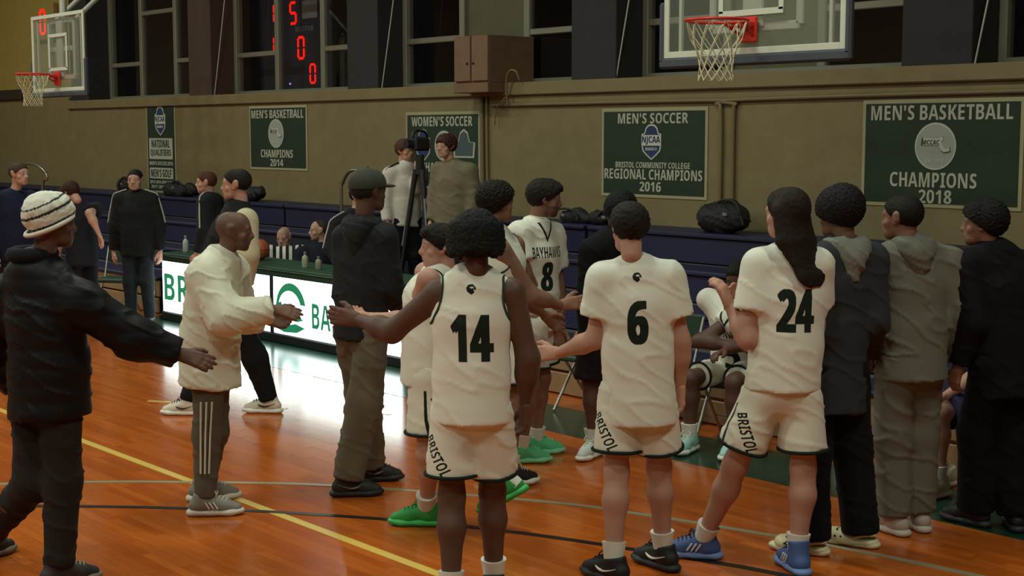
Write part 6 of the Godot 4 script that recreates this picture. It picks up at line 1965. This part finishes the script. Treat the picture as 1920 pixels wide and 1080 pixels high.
			"hd": Vector3(0.001, 1.592, -0.001), "nk": Vector3(0.015, 1.447, -0.017), "ch": Vector3(0.000, 1.217, 0.000), "wa": Vector3(0.000, 1.014, 0.000), "pe": Vector3(-0.009, 0.876, -0.003), "sL": Vector3(0.037, 1.342, -0.167), "eL": Vector3(0.174, 1.214, -0.049), "wL": Vector3(0.281, 1.374, 0.057), "hL": Vector3(0.022, 0.848, -0.078), "kL": Vector3(0.041, 0.481, -0.083), "aL": Vector3(0.001, 0.083, -0.105), "sR": Vector3(-0.055, 1.342, 0.162), "eR": Vector3(-0.079, 1.070, 0.212), "wR": Vector3(-0.009, 0.848, 0.237), "hR": Vector3(-0.022, 0.848, 0.078), "kR": Vector3(-0.009, 0.481, 0.092), "aR": Vector3(-0.054, 0.083, 0.090), "hf": Vector3(0.987, 0.000, -0.161), "fL": Vector3(0.963, 0.000, 0.271), "fR": Vector3(0.963, 0.000, 0.271), "fd": Vector3(0.963, 0.000, 0.271), "rd": Vector3(-0.271, 0.000, 0.963)},
		"hid": {"at": Vector3(-13.277, 0.000, 1.600), "k": 1.028, "roll": 0.00,
			"hd": Vector3(0.050, 1.537, -0.058), "nk": Vector3(0.010, 1.360, -0.012), "ch": Vector3(0.035, 1.083, 0.021), "wa": Vector3(0.000, 0.867, 0.000), "pe": Vector3(0.000, 0.723, 0.000), "sL": Vector3(0.150, 1.216, -0.132), "eL": Vector3(0.255, 0.949, -0.147), "wL": Vector3(0.397, 0.805, 0.057), "hL": Vector3(0.047, 0.713, -0.080), "kL": Vector3(0.464, 0.702, 0.085), "aL": Vector3(0.455, 0.093, 0.079), "sR": Vector3(-0.044, 1.216, 0.195), "eR": Vector3(-0.008, 0.949, 0.294), "wR": Vector3(0.239, 0.805, 0.322), "hR": Vector3(-0.047, 0.713, 0.080), "kR": Vector3(0.296, 0.702, 0.367), "aR": Vector3(0.287, 0.093, 0.362), "hf": Vector3(0.944, 0.000, -0.330), "fL": Vector3(0.860, 0.000, 0.511), "fR": Vector3(0.860, 0.000, 0.511), "fd": Vector3(0.860, 0.000, 0.511), "rd": Vector3(-0.511, 0.000, 0.860)},
		"seat": {"at": Vector3(-6.719, 0.000, 2.792), "k": 1.028, "roll": 0.00,
			"hd": Vector3(0.073, 1.206, 0.069), "nk": Vector3(0.042, 1.032, 0.028), "ch": Vector3(0.014, 0.903, 0.039), "wa": Vector3(0.000, 0.687, 0.000), "pe": Vector3(0.000, 0.543, 0.000), "sL": Vector3(0.200, 1.036, -0.005), "eL": Vector3(-0.005, 0.777, 0.389), "wL": Vector3(0.246, 0.754, 0.250), "hL": Vector3(0.087, 0.532, -0.031), "kL": Vector3(0.301, 0.522, 0.363), "aL": Vector3(0.298, 0.093, 0.353), "sR": Vector3(-0.159, 1.036, 0.121), "eR": Vector3(0.207, 0.770, 0.066), "wR": Vector3(0.217, 0.732, 0.361), "hR": Vector3(-0.087, 0.532, 0.031), "kR": Vector3(-0.009, 0.522, 0.471), "aR": Vector3(-0.013, 0.093, 0.462), "hf": Vector3(0.310, -0.342, 0.887), "fL": Vector3(0.330, 0.000, 0.944), "fR": Vector3(0.330, 0.000, 0.944), "fd": Vector3(0.330, 0.000, 0.944), "rd": Vector3(-0.944, 0.000, 0.330)},
		"shrt": {"at": Vector3(-4.980, 0.000, 2.620), "k": 1.028, "roll": 0.00,
			"hd": Vector3(-0.012, 1.262, 0.123), "nk": Vector3(-0.006, 1.088, 0.061), "ch": Vector3(-0.004, 0.903, 0.041), "wa": Vector3(0.000, 0.687, 0.000), "pe": Vector3(0.000, 0.543, 0.000), "sL": Vector3(0.183, 1.036, 0.080), "eL": Vector3(0.241, 0.769, 0.169), "wL": Vector3(0.116, 0.625, 0.384), "hL": Vector3(0.092, 0.532, 0.009), "kL": Vector3(0.119, 0.522, 0.456), "aL": Vector3(0.120, 0.093, 0.446), "sR": Vector3(-0.195, 1.036, 0.042), "eR": Vector3(-0.270, 0.769, 0.117), "wR": Vector3(-0.190, 0.625, 0.353), "hR": Vector3(-0.092, 0.532, -0.009), "kR": Vector3(-0.208, 0.522, 0.423), "aR": Vector3(-0.007, 0.090, 0.159), "hf": Vector3(-0.186, 0.000, 0.982), "fL": Vector3(-0.100, 0.000, 0.995), "fR": Vector3(-0.100, 0.000, 0.995), "fd": Vector3(-0.100, 0.000, 0.995), "rd": Vector3(-0.995, 0.000, -0.100)},
		"edge": {"at": Vector3(-4.137, 0.000, 2.652), "k": 1.028, "roll": 0.00,
			"hd": Vector3(0.020, 1.262, 0.122), "nk": Vector3(0.010, 1.088, 0.061), "ch": Vector3(0.007, 0.903, 0.041), "wa": Vector3(0.000, 0.687, 0.000), "pe": Vector3(0.000, 0.543, 0.000), "sL": Vector3(0.198, 1.036, 0.030), "eL": Vector3(0.277, 0.769, 0.101), "wL": Vector3(0.212, 0.625, 0.340), "hL": Vector3(0.091, 0.532, -0.015), "kL": Vector3(0.233, 0.522, 0.410), "aL": Vector3(0.232, 0.093, 0.400), "sR": Vector3(-0.178, 1.036, 0.091), "eR": Vector3(-0.230, 0.769, 0.183), "wR": Vector3(-0.093, 0.625, 0.390), "hR": Vector3(-0.091, 0.532, 0.015), "kR": Vector3(-0.091, 0.522, 0.463), "aR": Vector3(-0.093, 0.093, 0.453), "hf": Vector3(-0.186, 0.000, 0.982), "fL": Vector3(0.161, 0.000, 0.987), "fR": Vector3(0.161, 0.000, 0.987), "fd": Vector3(0.161, 0.000, 0.987), "rd": Vector3(-0.987, 0.000, 0.161)},
	}
